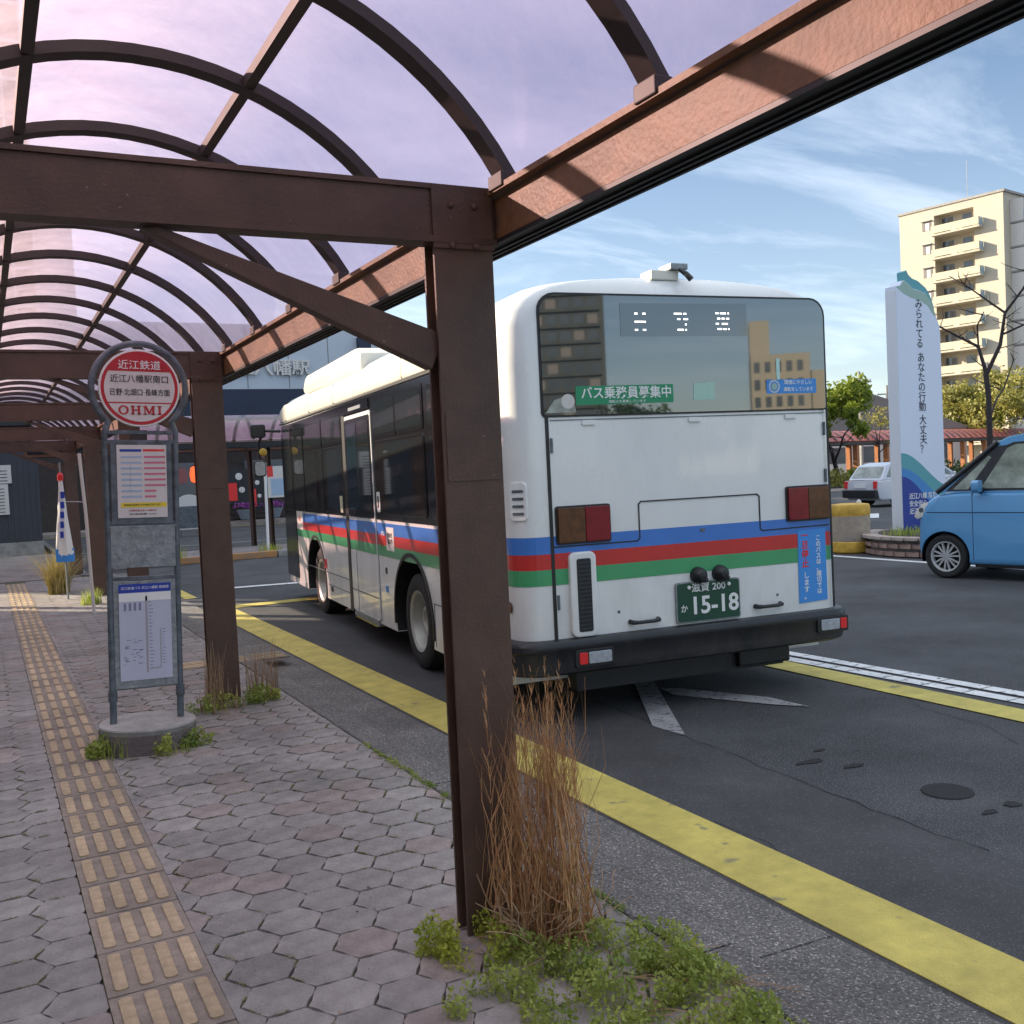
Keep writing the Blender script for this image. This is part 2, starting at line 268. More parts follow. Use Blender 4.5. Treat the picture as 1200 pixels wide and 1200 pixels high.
# ---------------------------------------------------------------- builders
class MB:
    def __init__(s): s.v = []; s.f = []
    def add(s, vs, fs):
        n = len(s.v); s.v += [tuple(v) for v in vs]; s.f += [tuple(i + n for i in f) for f in fs]; return s
    def box(s, x0, x1, y0, y1, z0, z1):
        return s.add([(x0,y0,z0),(x1,y0,z0),(x1,y1,z0),(x0,y1,z0),(x0,y0,z1),(x1,y0,z1),(x1,y1,z1),(x0,y1,z1)],
                     [(0,3,2,1),(4,5,6,7),(0,1,5,4),(1,2,6,5),(2,3,7,6),(3,0,4,7)])
    def prism(s, pts, d0, d1, axis='z'):
        """polygon extruded; axis z: pts (x,y); axis y: pts (x,z); axis x: pts (y,z)"""
        f = {'z': lambda p, d: (p[0], p[1], d), 'y': lambda p, d: (p[0], d, p[1]), 'x': lambda p, d: (d, p[0], p[1])}[axis]
        n = len(pts); vs = [f(p, d0) for p in pts] + [f(p, d1) for p in pts]
        return s.add(vs, [tuple(range(n))[::-1], tuple(range(n, 2*n))] + [(i, (i+1) % n, n+(i+1) % n, n+i) for i in range(n)])
    def tube(s, pts, rad, n=8, caps=True):
        pts = [Vector(p) for p in pts]; rs = rad if isinstance(rad, (list, tuple)) else [rad]*len(pts)
        vs = []; fs = []; pr = None
        for i, p in enumerate(pts):
            d = (pts[min(i+1, len(pts)-1)] - pts[max(i-1, 0)])
            d = d.normalized() if d.length > 1e-9 else Vector((0, 0, 1))
            a = Vector((1, 0, 0)) if pr is None and abs(d.z) > .8 else (Vector((0, 0, 1)) if pr is None else pr)
            a = (a - d * a.dot(d)).normalized(); pr = a; b = d.cross(a)
            for k in range(n):
                t = 2*PI*k/n; vs.append(p + (a*math.cos(t) + b*math.sin(t))*rs[i])
        for i in range(len(pts)-1):
            for k in range(n): fs.append((i*n+k, i*n+(k+1) % n, (i+1)*n+(k+1) % n, (i+1)*n+k))
        if caps: fs.append(tuple(range(n))[::-1]); fs.append(tuple((len(pts)-1)*n+k for k in range(n)))
        return s.add(vs, fs)
    def lathe(s, prof, c=(0, 0, 0), axis='z', n=24, a0=0.0, cap=True):
        """prof: (r, h) list"""
        vs = []; fs = []
        for r, h in prof:
            for k in range(n):
                t = a0 + 2*PI*k/n; x, y = r*math.cos(t), r*math.sin(t)
                v = {'z': (x, y, h), 'x': (h, x, y), 'y': (x, h, y)}[axis]
                vs.append((v[0]+c[0], v[1]+c[1], v[2]+c[2]))
        m = len(prof)
        for i in range(m-1):
            for k in range(n): fs.append((i*n+k, i*n+(k+1) % n, (i+1)*n+(k+1) % n, (i+1)*n+k))
        if cap and prof[0][0] > 1e-6: fs.append(tuple(range(n))[::-1])
        if cap and prof[-1][0] > 1e-6: fs.append(tuple((m-1)*n+k for k in range(n)))
        return s.add(vs, fs)
    def rings(s, rr, caps=True):
        n = len(rr[0]); vs = [p for r in rr for p in r]; fs = []
        for i in range(len(rr)-1):
            for k in range(n): fs.append((i*n+k, i*n+(k+1) % n, (i+1)*n+(k+1) % n, (i+1)*n+k))
        if caps: fs.append(tuple(range(n))[::-1]); fs.append(tuple((len(rr)-1)*n+k for k in range(n)))
        return s.add(vs, fs)
    def xf(s, mtx):
        s.v = [tuple(mtx @ Vector(v)) for v in s.v]; return s
    def mesh(s, name, m, bevel=0.0, smooth=False, recalc=True, mats=None):
        me = bpy.data.meshes.new(name); me.from_pydata(s.v, [], s.f)
        if recalc or bevel:
            bm = bmesh.new(); bm.from_mesh(me)
            if recalc: bmesh.ops.recalc_face_normals(bm, faces=bm.faces)
            if bevel:
                es = [e for e in bm.edges if e.is_manifold and e.calc_face_angle(0) > 0.5]
                bmesh.ops.bevel(bm, geom=es, offset=bevel, segments=2, profile=0.6, affect='EDGES')
            bm.to_mesh(me); bm.free()
        if smooth:
            me.polygons.foreach_set('use_smooth', [True]*len(me.polygons))
            try: me.set_sharp_from_angle(angle=R(38))
            except Exception: pass
        me.materials.append(m)
        me.update(); return me
    def build(s, name, m, parent=None, bevel=0.0, smooth=False, label=None, loc=None, rot=None, recalc=True):
        return link(name, s.mesh(name, m, bevel, smooth, recalc), parent, label, loc, rot)

def link(name, me, parent=None, label=None, loc=None, rot=None):
    o = bpy.data.objects.new(name, me); COL.objects.link(o)
    if parent: o.parent = parent
    if loc: o.location = loc
    if rot: o.rotation_euler = rot
    if label: o['label'] = label
    return o
def thing(name, label, cat, loc=(0, 0, 0), rotz=0.0, group=None, rot=None):
    o = bpy.data.objects.new(name, None); COL.objects.link(o); o.empty_display_size = 0.1
    o.location = loc; o.rotation_euler = rot if rot else (0, 0, rotz)
    o['label'] = label; o['category'] = cat
    if group: o['group'] = group
    return o
def tag(o, label, cat, group=None, kind=None):
    o['label'] = label; o['category'] = cat
    if group: o['group'] = group
    if kind: o['kind'] = kind
    return o
def struct(o): o['kind'] = 'structure'; return o
def stuff(o, label=None, cat=None):
    o['kind'] = 'stuff'
    if label: o['label'] = label
    if cat: o['category'] = cat
    return o
def B(name, m, parent, x0, x1, y0, y1, z0, z1, bevel=0.0, **k):
    return MB().box(x0, x1, y0, y1, z0, z1).build(name, m, parent, bevel=bevel, **k)
def rrect(x0, x1, z0, z1, r, n=5, rs=None):
    rs = rs or (r, r, r, r); P = []
    for (cx, cz, a0, rr) in ((x1-rs[0], z0+rs[0], -90, rs[0]), (x1-rs[1], z1-rs[1], 0, rs[1]), (x0+rs[2], z1-rs[2], 90, rs[2]), (x0+rs[3], z0+rs[3], 180, rs[3])):
        for i in range(n+1):
            a = R(a0 + 90*i/n); P.append((cx + rr*math.cos(a), cz + rr*math.sin(a)))
    return P
def text(body, size, m, parent, loc, rot=(PI/2, 0, 0), name='lettering', align='CENTER', sx=1.0, vert=False, bold=0.0, thick=0.0008, res=3, gap=1.0):
    if vert: body = '\n'.join(body)
    c = bpy.data.curves.new(name, 'FONT'); c.body = body; c.size = size; c.align_x = align; c.align_y = 'CENTER'
    c.resolution_u = res; c.extrude = thick; c.offset = bold*size
    if vert: c.space_line = gap
    o = bpy.data.objects.new(name, c); COL.objects.link(o)
    bpy.context.view_layer.update()
    me = bpy.data.meshes.new_from_object(o.evaluated_get(bpy.context.evaluated_depsgraph_get()))
    bpy.data.objects.remove(o); bpy.data.curves.remove(c)
    me.name = name; me.materials.clear(); me.materials.append(m)
    q = link(name, me, parent, None, loc, rot); q.scale = (sx, 1, 1)
    return q
def boolean(o, cutters):
    for c in cutters:
        md = o.modifiers.new('b', 'BOOLEAN'); md.operation = 'DIFFERENCE'; md.solver = 'EXACT'; md.object = c
    bpy.context.view_layer.update()
    me = bpy.data.meshes.new_from_object(o.evaluated_get(bpy.context.evaluated_depsgraph_get()))
    o.modifiers.clear(); o.data = me
    for c in cutters: bpy.data.objects.remove(c)
    return o
def G(x, y, z=0.0):
    d = fwd + RX*((x-600)/F) - UX*((y-600)/F); t = (z-CH)/d.z
    return Vector((d.x*t, d.y*t, z))
def poly_sheet(name, m, parent, pts, z, th=0.003):
    return MB().prism([(p[0], p[1]) for p in pts], z-th, z).build(name, m, parent)

# ================================================================ SETTING
def sheet(name, m, x0, x1, y0, y1, z, nx=1, ny=1):
    b = MB(); vs = [(x0+(x1-x0)*i/nx, y0+(y1-y0)*j/ny, z) for j in range(ny+1) for i in range(nx+1)]
    b.add(vs, [(j*(nx+1)+i, j*(nx+1)+i+1, (j+1)*(nx+1)+i+1, (j+1)*(nx+1)+i) for j in range(ny) for i in range(nx)])
    return struct(b.build(name, m, recalc=False))
sheet('ground', M['ground'], -900, 900, -900, 900, -0.012)
sheet('road', M['asphalt'], -40, 90, -40, 60, 0.0)
# smoother strip of asphalt laid along the kerb
pp = [G(700, 822), G(760, 848), G(860, 885), G(950, 922), G(1050, 960), G(1190, 1010)]
b = MB().prism([(2.60, -6), (3.72, -6)] + [(3.72, 2.0)] + [(p.x, p.y) for p in reversed(pp)] + [(4.05, 9), (3.9, 14.2), (2.6, 14.2)], 0.001, 0.004)
struct(b.build('road_patch', M['asphalt2']))
# ---- sidewalk
side = B('sidewalk', M['joint'], None, -9, 2.02, -6, 21.3, -0.01, 0.088); struct(side)
HW = 0.247; hp = HW*0.75; vp = HW*0.8660
def hexmesh(name, m, seed):
    rnd = random.Random(seed); top = []; g = 0.0045
    for k in range(6):
        a = R(60*k); a2 = R(60*(k+1)); r = HW/2 - g*.55
        p = Vector((r*math.cos(a), r*math.sin(a))); q = Vector((r*math.cos(a2), r*math.sin(a2)))
        mid = (p+q)/2; nrm = mid.normalized()
        top.append(p + nrm*rnd.uniform(-.002, .001))
        top.append(p*.68 + q*.32 + nrm*(.0032 if k < 3 else -.0032)); top.append(p*.32 + q*.68 - nrm*(.0032 if k < 3 else -.0032))
    b = MB(); n = len(top)
    vs = [(p.x, p.y, 0) for p in top] + [(p.x*.985, p.y*.985, 0.011) for p in top]
    b.add(vs, [tuple(range(n, 2*n))] + [(i, (i+1) % n, n+(i+1) % n, n+i) for i in range(n)])
    return b.mesh(name, m, recalc=False)
hexm = [hexmesh('paver', M['paver'], 1), hexmesh('paver', M['paver'], 2), hexmesh('paver', M['paver'], 3), hexmesh('paver', M['paver_r'], 4)]
def clip(poly, xc, keep_left):
    out = []; n = len(poly)
    for i in range(n):
        a, b_ = poly[i], poly[(i+1) % n]; ia = (a[0] <= xc) == keep_left or a[0] == xc; ib = (b_[0] <= xc) == keep_left or b_[0] == xc
        if ia: out.append(a)
        if ia != ib:
            t = (xc-a[0])/(b_[0]-a[0]); out.append((xc, a[1]+(b_[1]-a[1])*t))
    return out
cent = []
for j in range(-6, 110):
    for i in range(-22, 13):
        x = i*hp; y = j*vp + (vp/2 if i % 2 else 0)
        if y > 21.0 or x < -3.4: continue
        for (lo, hi) in ((-9, .256), (.594, 1.995)):
            if x+HW/2 < lo+.02 or x-HW/2 > hi-.02: continue
            cl = (x-HW/2 < lo, x+HW/2 > hi, lo, hi)
            p = Vector((x, y, .1)) - Vector((0, 0, CH)); dpt = p.dot(fwd)
            vis = dpt > .5 and abs(p.dot(RX)) < dpt*.53 and abs(p.dot(UX)) < dpt*.53
            cent.append((0 if vis else 1, dpt if vis else abs(y-5)+100, x, y, cl))
cent.sort(key=lambda c: c[:4])
rnd = random.Random(3)
rest = MB(); rest2 = MB(); moss = MB()
for q, (iv, d, x, y, cl) in enumerate(cent):
    k = rnd.choice([0, 1, 2, 3, 0]); me = hexm[k]
    rz = rnd.uniform(-.012, .012); tz = 0.0895 + rnd.uniform(-.0018, .002)
    if cl[0] or cl[1]:
        top_ = [(v.co.x+x, v.co.y+y) for v in list(me.vertices)[:len(me.vertices)//2]]
        if cl[0]: top_ = clip(top_, cl[2], False)
        if cl[1] and len(top_) > 2: top_ = clip(top_, cl[3], True)
        if len(top_) < 3: continue
        pm = MB().prism([(a-x, b_-y) for a, b_ in top_], 0, .0105)
        if q < 300: o = pm.build('paver', M['paver_r'] if k == 3 else M['paver'], side); o.location = (x, y, tz)
        elif x > -2.2: (rest if k != 3 else rest2).add([(v[0]+x, v[1]+y, v[2]+tz) for v in pm.v], pm.f)
    elif q < 300:
        link('paver', me, side, None, (x, y, tz), (rnd.uniform(-.008, .008), rnd.uniform(-.008, .008), rz))
    elif x > -2.2:
        (rest if k != 3 else rest2).add([(v.co.x+x, v.co.y+y, v.co.z+tz) for v in me.vertices], [tuple(p.vertices) for p in me.polygons])
    if iv == 0 and d < 9 and noise.noise(Vector((x*1.3, y*1.3, 5))) > -.12:   # moss in some joints
        for e in range(6):
            if rnd.random() > .42: continue
            a = R(60*e); b2 = R(60*e+60); p0 = Vector((x+HW/2*math.cos(a), y+HW/2*math.sin(a), 0)); p1 = Vector((x+HW/2*math.cos(b2), y+HW/2*math.sin(b2), 0))
            t0 = rnd.random()*.6
            for _ in range(22):
                c_ = p0.lerp(p1, t0+rnd.random()*.45); w = rnd.uniform(.002, .006); an = rnd.uniform(0, 3.14); z = .1+rnd.uniform(.0005, .006)
                if c_.x > 1.99 or .25 < c_.x < .60: continue
                c_ += Vector((rnd.gauss(0, .0028), rnd.gauss(0, .0028), 0)); dx_, dy_ = math.cos(an)*w, math.sin(an)*w
                moss.add([(c_.x-dx_, c_.y-dy_, z), (c_.x+dy_*.5, c_.y-dx_*.5, z+.002), (c_.x+dx_, c_.y+dy_, z), (c_.x-dy_*.5, c_.y+dx_*.5, z+.001)], [(0, 1, 2, 3)])
stuff(rest.build('paver_field', M['paver'], side, recalc=False)); stuff(rest2.build('paver_field', M['paver_r'], side, recalc=False))
M['moss'] = mat('joint_moss', (0.1, 0.11, 0.03), .9, col2=(.2, .2, .06), vscale=30)
stuff(moss.build('joint_moss', M['moss'], recalc=False), 'moss and tiny weeds growing in the joints between the hexagonal pavers', 'moss')
# ---- tactile strip (tile > bar)
tm = MB().box(-.166, .166, -.171, .171, 0, .012).mesh('tactile_tile', M['tact'], bevel=.002)
bm_ = MB().prism(rrect(-.021, .021, -.143, .143, .014, 3), 0, .006).mesh('tactile_bar', M['tactbar'])
def tactile(x, y, z, rz, parent):
    t = link('tactile_tile', tm, parent, None, (x, y, z), (rnd.uniform(-.004, .004), rnd.uniform(-.004, .004), rz + rnd.uniform(-.006, .006)))
    for k in range(4): link('tactile_bar', bm_, t, None, (-.119 + k*.0793, rnd.uniform(-.003, .003), .012))
for k in range(56): tactile(.425, 1.22 + k*.35, .0925, 0, side)
for k in range(4): tactile(.80 + .0 + k*.35 + .45, 9.6, .0925, PI/2, side)
# ---- kerb
ks = [(2.005, .0), (2.005, .098), (2.012, .104), (2.165, .103), (2.19, .095), (2.225, .045), (2.26, .022), (2.63, .010), (2.64, .0)]
def kerbmesh(L):
    return MB().prism(ks, -L/2+.004, L/2-.004, 'y').mesh('kerb_stone', M['kerb'], bevel=.003)
kerb = B('kerb', M['mortar'], None, 2.01, 2.6, -6, 21.3, -.02, .006); struct(kerb)
km = kerbmesh(.75)
for k in range(35): link('kerb_stone', km, kerb, None, (rnd.uniform(-.002, .002), -3.85 + .35 + k*.75 - .17, rnd.uniform(-.001, .001)), (0, 0, rnd.uniform(-.002, .002)))
# ---- painted markings
mk = B('road_marking', M['yellow'], None, 2.665, 3.02, -5, 14.42, .0045, .0085); struct(mk)
def line(m, pts, z=.0085): return struct(poly_sheet('road_marking', m, None, pts, z))
line(M['yellow'], [(2.665, 14.424), (7.2, 14.424), (7.2, 14.75), (2.665, 14.75)])
line(M['yellow'], [(5.735, -3), (6.03, -3), (5.98, 14.42), (5.735, 14.42)])
line(M['yellow'], [(2.665, 16.2), (2.85, 16.2), (2.85, 19.5), (2.665, 19.5)])
for (xa, xb) in ((6.135, 6.265), (6.33, 6.455)):
    bb = MB(); y = -2.0
    while y < 12.5:
        off = (y-4.6)*-.055
        bb.add([(xa+off, y, .0085), (xb+off, y, .0085), (xb+off-.02, y+.335, .0085), (xa+off-.02, y+.335, .0085)], [(0, 1, 2, 3)]); y += .347
    struct(bb.build('road_marking', M['whiteline']))
line(M['whiteline_old'], [(4.825, 7.281), (4.946, 7.175), (3.878, 5.219), (3.851, 5.537)])
line(M['whiteline_old'], [(4.559, 6.418), (4.684, 6.313), (4.986, 5.692), (5.01, 5.303), (4.845, 5.534), (4.513, 6.192)])
line(M['whiteline'], [(12.88, 6.0), (13.02, 6.0), (13.02, 13.6), (12.88, 13.6)])
line(M['whiteline'], [(3.3, 17.2), (6.9, 16.6), (6.9, 16.8), (3.3, 17.4)])
line(M['whiteline'], [G(840+150, 603), G(1030, 602), G(1030, 607), G(990, 608)])
M['tar'] = mat('dark_tar', (0.014, 0.014, 0.015), 0.9, var=.3, vscale=20)
struct(MB().lathe([(.0001, .0062), (.125, .0062), (.13, .001)], (4.28, 3.56, 0), n=28).build('manhole_cover', M['tar']))
def crack(pts, w, name='road_crack'):
    bb = MB(); rn_ = random.Random(len(pts)*7+int(pts[0][0])); P_ = []
    for a, c_ in zip(pts[:-1], pts[1:]):
        a = Vector((a[0], a[1], 0)); c_ = Vector((c_[0], c_[1], 0)); m_ = max(2, int((c_-a).length/.12))
        for k in range(m_): P_.append(a.lerp(c_, k/m_) + Vector((rn_.gauss(0, .012), rn_.gauss(0, .012), 0)))
    vs = []
    for k, p in enumerate(P_):
        d = (P_[min(k+1, len(P_)-1)]-P_[max(k-1, 0)]).normalized(); n_ = Vector((-d.y, d.x, 0))*w*rn_.uniform(.3, 1); vs += [(p.x-n_.x, p.y-n_.y, .0052), (p.x+n_.x, p.y+n_.y, .0052)]
    bb.add(vs, [(2*k, 2*k+1, 2*k+3, 2*k+2) for k in range(len(P_)-1)]); struct(bb.build(name, M['tar'], recalc=False))
crack([tuple(G(*q)[:2]) for q in ((700, 822), (760, 848), (860, 885), (950, 922), (1050, 960), (1190, 1010))], .006, 'road_seam')
crack([tuple(G(*q)[:2]) for q in ((1040, 800), (1080, 830), (1150, 850), (1210, 880))], .003)
crack([tuple(G(*q)[:2]) for q in ((820, 960), (900, 990), (930, 1020))], .0025)
for (px, py, rx_, ry_) in ((950, 893, .09, .04), (1000, 898, .07, .03), (1185, 943, .05, .035), (1160, 952, .05, .02), (960, 880, .04, .02)):
    g = G(px, py); rn_ = random.Random(px); struct(MB().prism([(g.x+rx_*(1+rn_.uniform(-.3, .3))*math.cos(2*PI*k/11), g.y+ry_*(1+rn_.uniform(-.3, .3))*math.sin(2*PI*k/11)) for k in range(11)], .001, .0048).build('road_stain', M['tar']))
# ---- far side of the bus yard
isl = struct(B('island_pavement', M['paver_r'], None, -12, 1.6, 21.3, 29.9, -.01, .10))
isl2 = struct(B('island_pavement', M['paver'], None, 2.4, 20, 23.6, 26.2, -.01, .12))
for i in range(14):
    x = 3.0 + i*1.2 - .6
    o = B('kerb_stone', M['orange_kerb'] if i in (1, 2) else M['concrete'], isl2, x, x+1.17, 23.42, 23.59, 0, .15, bevel=.02)
isl3 = struct(B('shop_pavement', M['paver_r'], None, -12, 40, 42.6, 46, -.01, .13))
line(M['yellow'], [(-2, 42.0), (20, 42.0), (20, 42.15), (-2, 42.15)])
line(M['whiteline_old'], [(2, 30.5), (20, 30.5), (20, 30.65), (2, 30.65)])
B('kerb', M['kerb'], None, 1.6, 1.75, 21.3, 40, 0, .12); struct(bpy.data.objects[-1]) if False else None
for o in bpy.data.objects:
    if o.name.startswith('kerb') and o.parent is None: o['kind'] = 'structure'

# ================================================================ CANOPY
XC, ZC, RI = .60, 2.115, 1.245
def canopy(root, ys, colx_right=True, detail=True, y_start=None, y_end=None, arch_sp=.898, arch0=2.27, left=True, poly=None, zoff=0.0):
    poly = poly or M['poly']
    xr = 1.68; xl = 2*XC - xr
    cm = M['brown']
    # H column
    cb_ = MB().box(-.112, .114, 0, .012, 0, 2.62).box(-.112, .114, .083, .095, 0, 2.62).box(-.006, .006, .0121, .0829, 0, 2.62)
    hm = cb_.mesh('column', cm)
    sq = MB().box(-.102, .102, -.0035, -.0005, 1.62, 1.86).mesh('patch_plate', cm, bevel=.001)
    bolt = MB().lathe([(.0001, -.012), (.009, -.010), (.013, -.004), (.013, 0)], axis='y', n=10).mesh('bolt', cm, smooth=True)
    plate = MB().box(-.115, .117, -.008, -.0005, 2.43, 2.65).mesh('joint_plate', cm, bevel=.002)
    for y in ys:
        for sgn in ((1, -1) if left else (1,)):
            cx = XC + sgn*(1.545-XC)
            c = link('column', hm, root, None, (cx, y, .1))
            link('joint_plate', plate, c)
            if detail:
                link('patch_plate', sq, c)
                for bx in (-.045, .045):
                    for bz in (2.44, 2.58): link('bolt', bolt, c, None, (bx, -.0085, bz))
            if sgn < 0: continue
            # knee brace
            s = sgn
            A = Vector((1.44, 2.175)); Bq = Vector((.50, 2.60)); d = (Bq-A).normalized(); n_ = Vector((-d.y, d.x))*.066
            pts = [A+n_, Bq+n_, Bq-n_, A-n_]
            pts = [(XC + s*(p.x-XC), min(p.y, 2.548)) for p in pts]
            MB().prism(pts, y+.018, y+.078, 'y').build('knee_brace', cm, root, bevel=.004)
        cb2 = MB().box(xl+.004, xr-.004, y+.004, y+.024, 2.572, 2.732).box(xl+.004, xr-.004, y-.01, y+.085, 2.55, 2.571).box(xl+.004, xr-.004, y-.006, y+.085, 2.733, 2.75)
        cb2.build('crossbeam', cm, root)
    y0 = y_start if y_start is not None else ys[0]-.9; y1 = y_end if y_end is not None else ys[-1]+.9
    for s in ((1, -1) if left else (1,)):
        def fx(a, b_): return (a, b_) if s > 0 else (2*XC-b_, 2*XC-a)
        x0, x1 = fx(xr, xr+.014)
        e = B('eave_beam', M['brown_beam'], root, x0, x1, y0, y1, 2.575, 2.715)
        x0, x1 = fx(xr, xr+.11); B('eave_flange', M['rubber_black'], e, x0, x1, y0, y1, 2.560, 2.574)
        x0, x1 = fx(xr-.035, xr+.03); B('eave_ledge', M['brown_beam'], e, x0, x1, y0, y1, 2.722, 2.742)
        x0, x1 = fx(xr+.02, xr+.125)
        g_ = MB().box(x0, x1, y0, y1, 2.578, 2.70)
        for k in range(3):
            xa = x0 + (x1-x0)*(.2+.28*k); g_.box(xa, xa+.012, y0, y1, 2.567-.014, 2.577-.0155)
        g_.build('gutter', M['rubber_black'], e)
    # arches
    a_max = math.asin((1.665-XC)/RI)
    def arc(r0, r1, w, m, name, y, n=26, amin=None, amax=None, smooth=True):
        bb = MB(); rr = []
        am0 = -a_max if amin is None else amin; am1 = a_max if amax is None else amax
        for i in range(n+1):
            a = am0 + (am1-am0)*i/n; sx, cz = math.sin(a), math.cos(a)
            rr.append([(XC+sx*r0, y-w/2, ZC+cz*r0), (XC+sx*r0, y+w/2, ZC+cz*r0), (XC+sx*r1, y+w/2, ZC+cz*r1), (XC+sx*r1, y-w/2, ZC+cz*r1)])
        return bb.rings(rr)
    ab = arc(RI, RI+.014, .085, 0, '', 0); t2 = arc(RI+.0141, RI+.05, .05, 0, '', 0); ab.add(t2.v, t2.f)
    am = ab.mesh('arch', M['dark_brown'])
    fb = MB().box(-.03, .03, -.05, .05, 0, .05).mesh('arch_foot', M['dark_brown'], bevel=.004)
    aa = []; y = arch0
    while y > y0+.1: y -= arch_sp
    y += arch_sp if y < y0 else 0
    while y < y1: aa.append(y); y += arch_sp
    for y in aa:
        a = link('arch', am, root, None, (0, y, 0))
        if detail:
            for s in (1, -1): link('arch_foot', fb, a, None, (XC+s*(1.668-XC), 0, 2.728))
    for x in (1.02, .235):
        sx = (x-XC)/(RI+.03); zz = ZC+math.cos(math.asin(sx))*(RI+.03)
        MB().box(x-.022, x+.022, y0, y1, zz-.028, zz+.012).build('purlin', M['dark_brown'], root)
    # roof sheets
    pb = MB(); n = 30; L_ = arch_sp - .012; r_ = RI+.052; vs = []
    for i in range(n+1):
        a = -a_max*1.02 + 2*a_max*1.02*i/n
        vs += [(XC+math.sin(a)*r_, -L_/2, ZC+math.cos(a)*r_), (XC+math.sin(a)*r_, L_/2, ZC+math.cos(a)*r_)]
    pb.add(vs, [(2*i, 2*i+1, 2*i+3, 2*i+2) for i in range(n)])
    pmsh = pb.mesh('roof_panel', poly, smooth=True)
    for y in aa[:-1]: link('roof_panel', pmsh, root, None, (0, y+arch_sp/2, 0))
can = thing('bus_shelter', 'long brown steel walkway canopy with arched purple roof above the hexagonal paving', 'canopy')
canopy(can, [-1.35, 3.25, 7.85, 12.45, 17.05, 21.65], y_start=-2.2, y_end=25.0)

# ================================================================ BUS
bh = R(5.7)
bus = thing('bus', 'white city bus with blue, red and green stripes waiting beside the canopy', 'bus', (3.334, 8.242, 0), -bh)
BW = 2.62; V0 = -2.35; V1 = 7.1
def plan(ins, r_rear=.17, r_front=.3, n=6, grow=0.0, ri=None):
    x0, x1, y0, y1 = ins-grow, BW-ins+grow, V0+(ins if ri is None else ri)-grow, V1-ins+grow; P = []
    for (cx, cy, a0, rr) in ((x1-r_rear, y0+r_rear, -90, r_rear), (x1-r_front, y1-r_front, 0, r_front), (x0+r_front, y1-r_front, 90, r_front), (x0+r_rear, y0+r_rear, 180, r_rear)):
        for i in range(n+1):
            a = R(a0+90*i/n); P.append((cx+rr*math.cos(a), cy+rr*math.sin(a)))
    return P
rr = []
for z, ins, rq, ri in ((.27, .0, .17, 0), (.62, 0, .17, 0), (1.5, 0, .17, 0), (2.45, 0, .17, 0), (2.7, .008, .17, 0), (2.8, .025, .18, .004), (2.87, .06, .19, .012), (2.925, .12, .2, .024), (2.965, .20, .21, .036), (2.995, .31, .22, .05), (3.02, .46, .25, .066), (3.045, .72, .3, .095), (3.06, 1.0, .28, .16), (3.066, 1.15, .14, .4)):
    rr.append([(p[0], p[1], z) for p in plan(ins, rq, rq if ins > .95 else max(rq, .3), ri=ri)])
body = MB().rings(rr).build('body', M['buswhite'], bus, smooth=True)
cut = []
for v, rd in ((.23, .60), (4.67, .58)):
    for u0, u1 in ((-.3, .42), (BW-.42, BW+.3)):
        cut.append(MB().lathe([(rd, u0), (rd, u1)], (0, v, .42), 'x', n=40).build('cutter', M['black'], bus))
cut.append(MB().box(-1, BW+1, V0-1, -2.05, -.5, .42).build('cutter', M['black'], bus))
boolean(body, cut); body.data.name = 'body'
for p in body.data.polygons: p.use_smooth = True
body.data.set_sharp_from_angle(angle=R(30))
while len(body.data.materials) > 1: body.data.materials.pop()
for v, rd in ((.23, .598), (4.67, .578)):
    for u in (0.004, BW-.414):
        bb = MB(); q = [(v+math.cos(R(a))*rd, .42+math.sin(R(a))*rd) for a in range(-14, 195, 8)]; n = len(q); ui = u+.41 if u < 1 else u
        bb.add([(u, y, z) for y, z in q]+[(u+.41, y, z) for y, z in q], [(k, k+1, n+k+1, n+k) for k in range(n-1)])
        bb.add([(ui, y, z) for y, z in q], [tuple(range(n))])
        bb.build('wheel_well', M['black'], bus)
        # arch lip
    bb = MB(); k_ = 28; rq = []
    for i in range(k_+1):
        a = R(-14 + 208*i/k_); c_, s_ = math.cos(a), math.sin(a)
        rq.append([(-.012, v+c_*rd, .42+s_*rd), (-.012, v+c_*(rd+.035), .42+s_*(rd+.035)), (.01, v+c_*(rd+.035), .42+s_*(rd+.035)), (.01, v+c_*rd, .42+s_*rd)])
    rq = [r for r in rq if min(p[2] for p in r) > .27]
    bb.rings(rq).build('arch_lip', M['black'], bus, smooth=True)
# chassis underneath
B('underbody', M['black'], bus, .45, BW-.45, V0+.15, V1-.3, .2, .43)
MB().lathe([(.05, .1), (.05, .5)], (1.95, V0+.05, .30), 'y', n=14).build('exhaust_pipe', M['black'], bus, smooth=True)
MB().box(1.75, 2.2, V0+.1, V0+.5, .22, .34).box(.7, 1.5, V0+.25, V0+.6, .24, .36).build('silencer', M['black'], bus, bevel=.02)
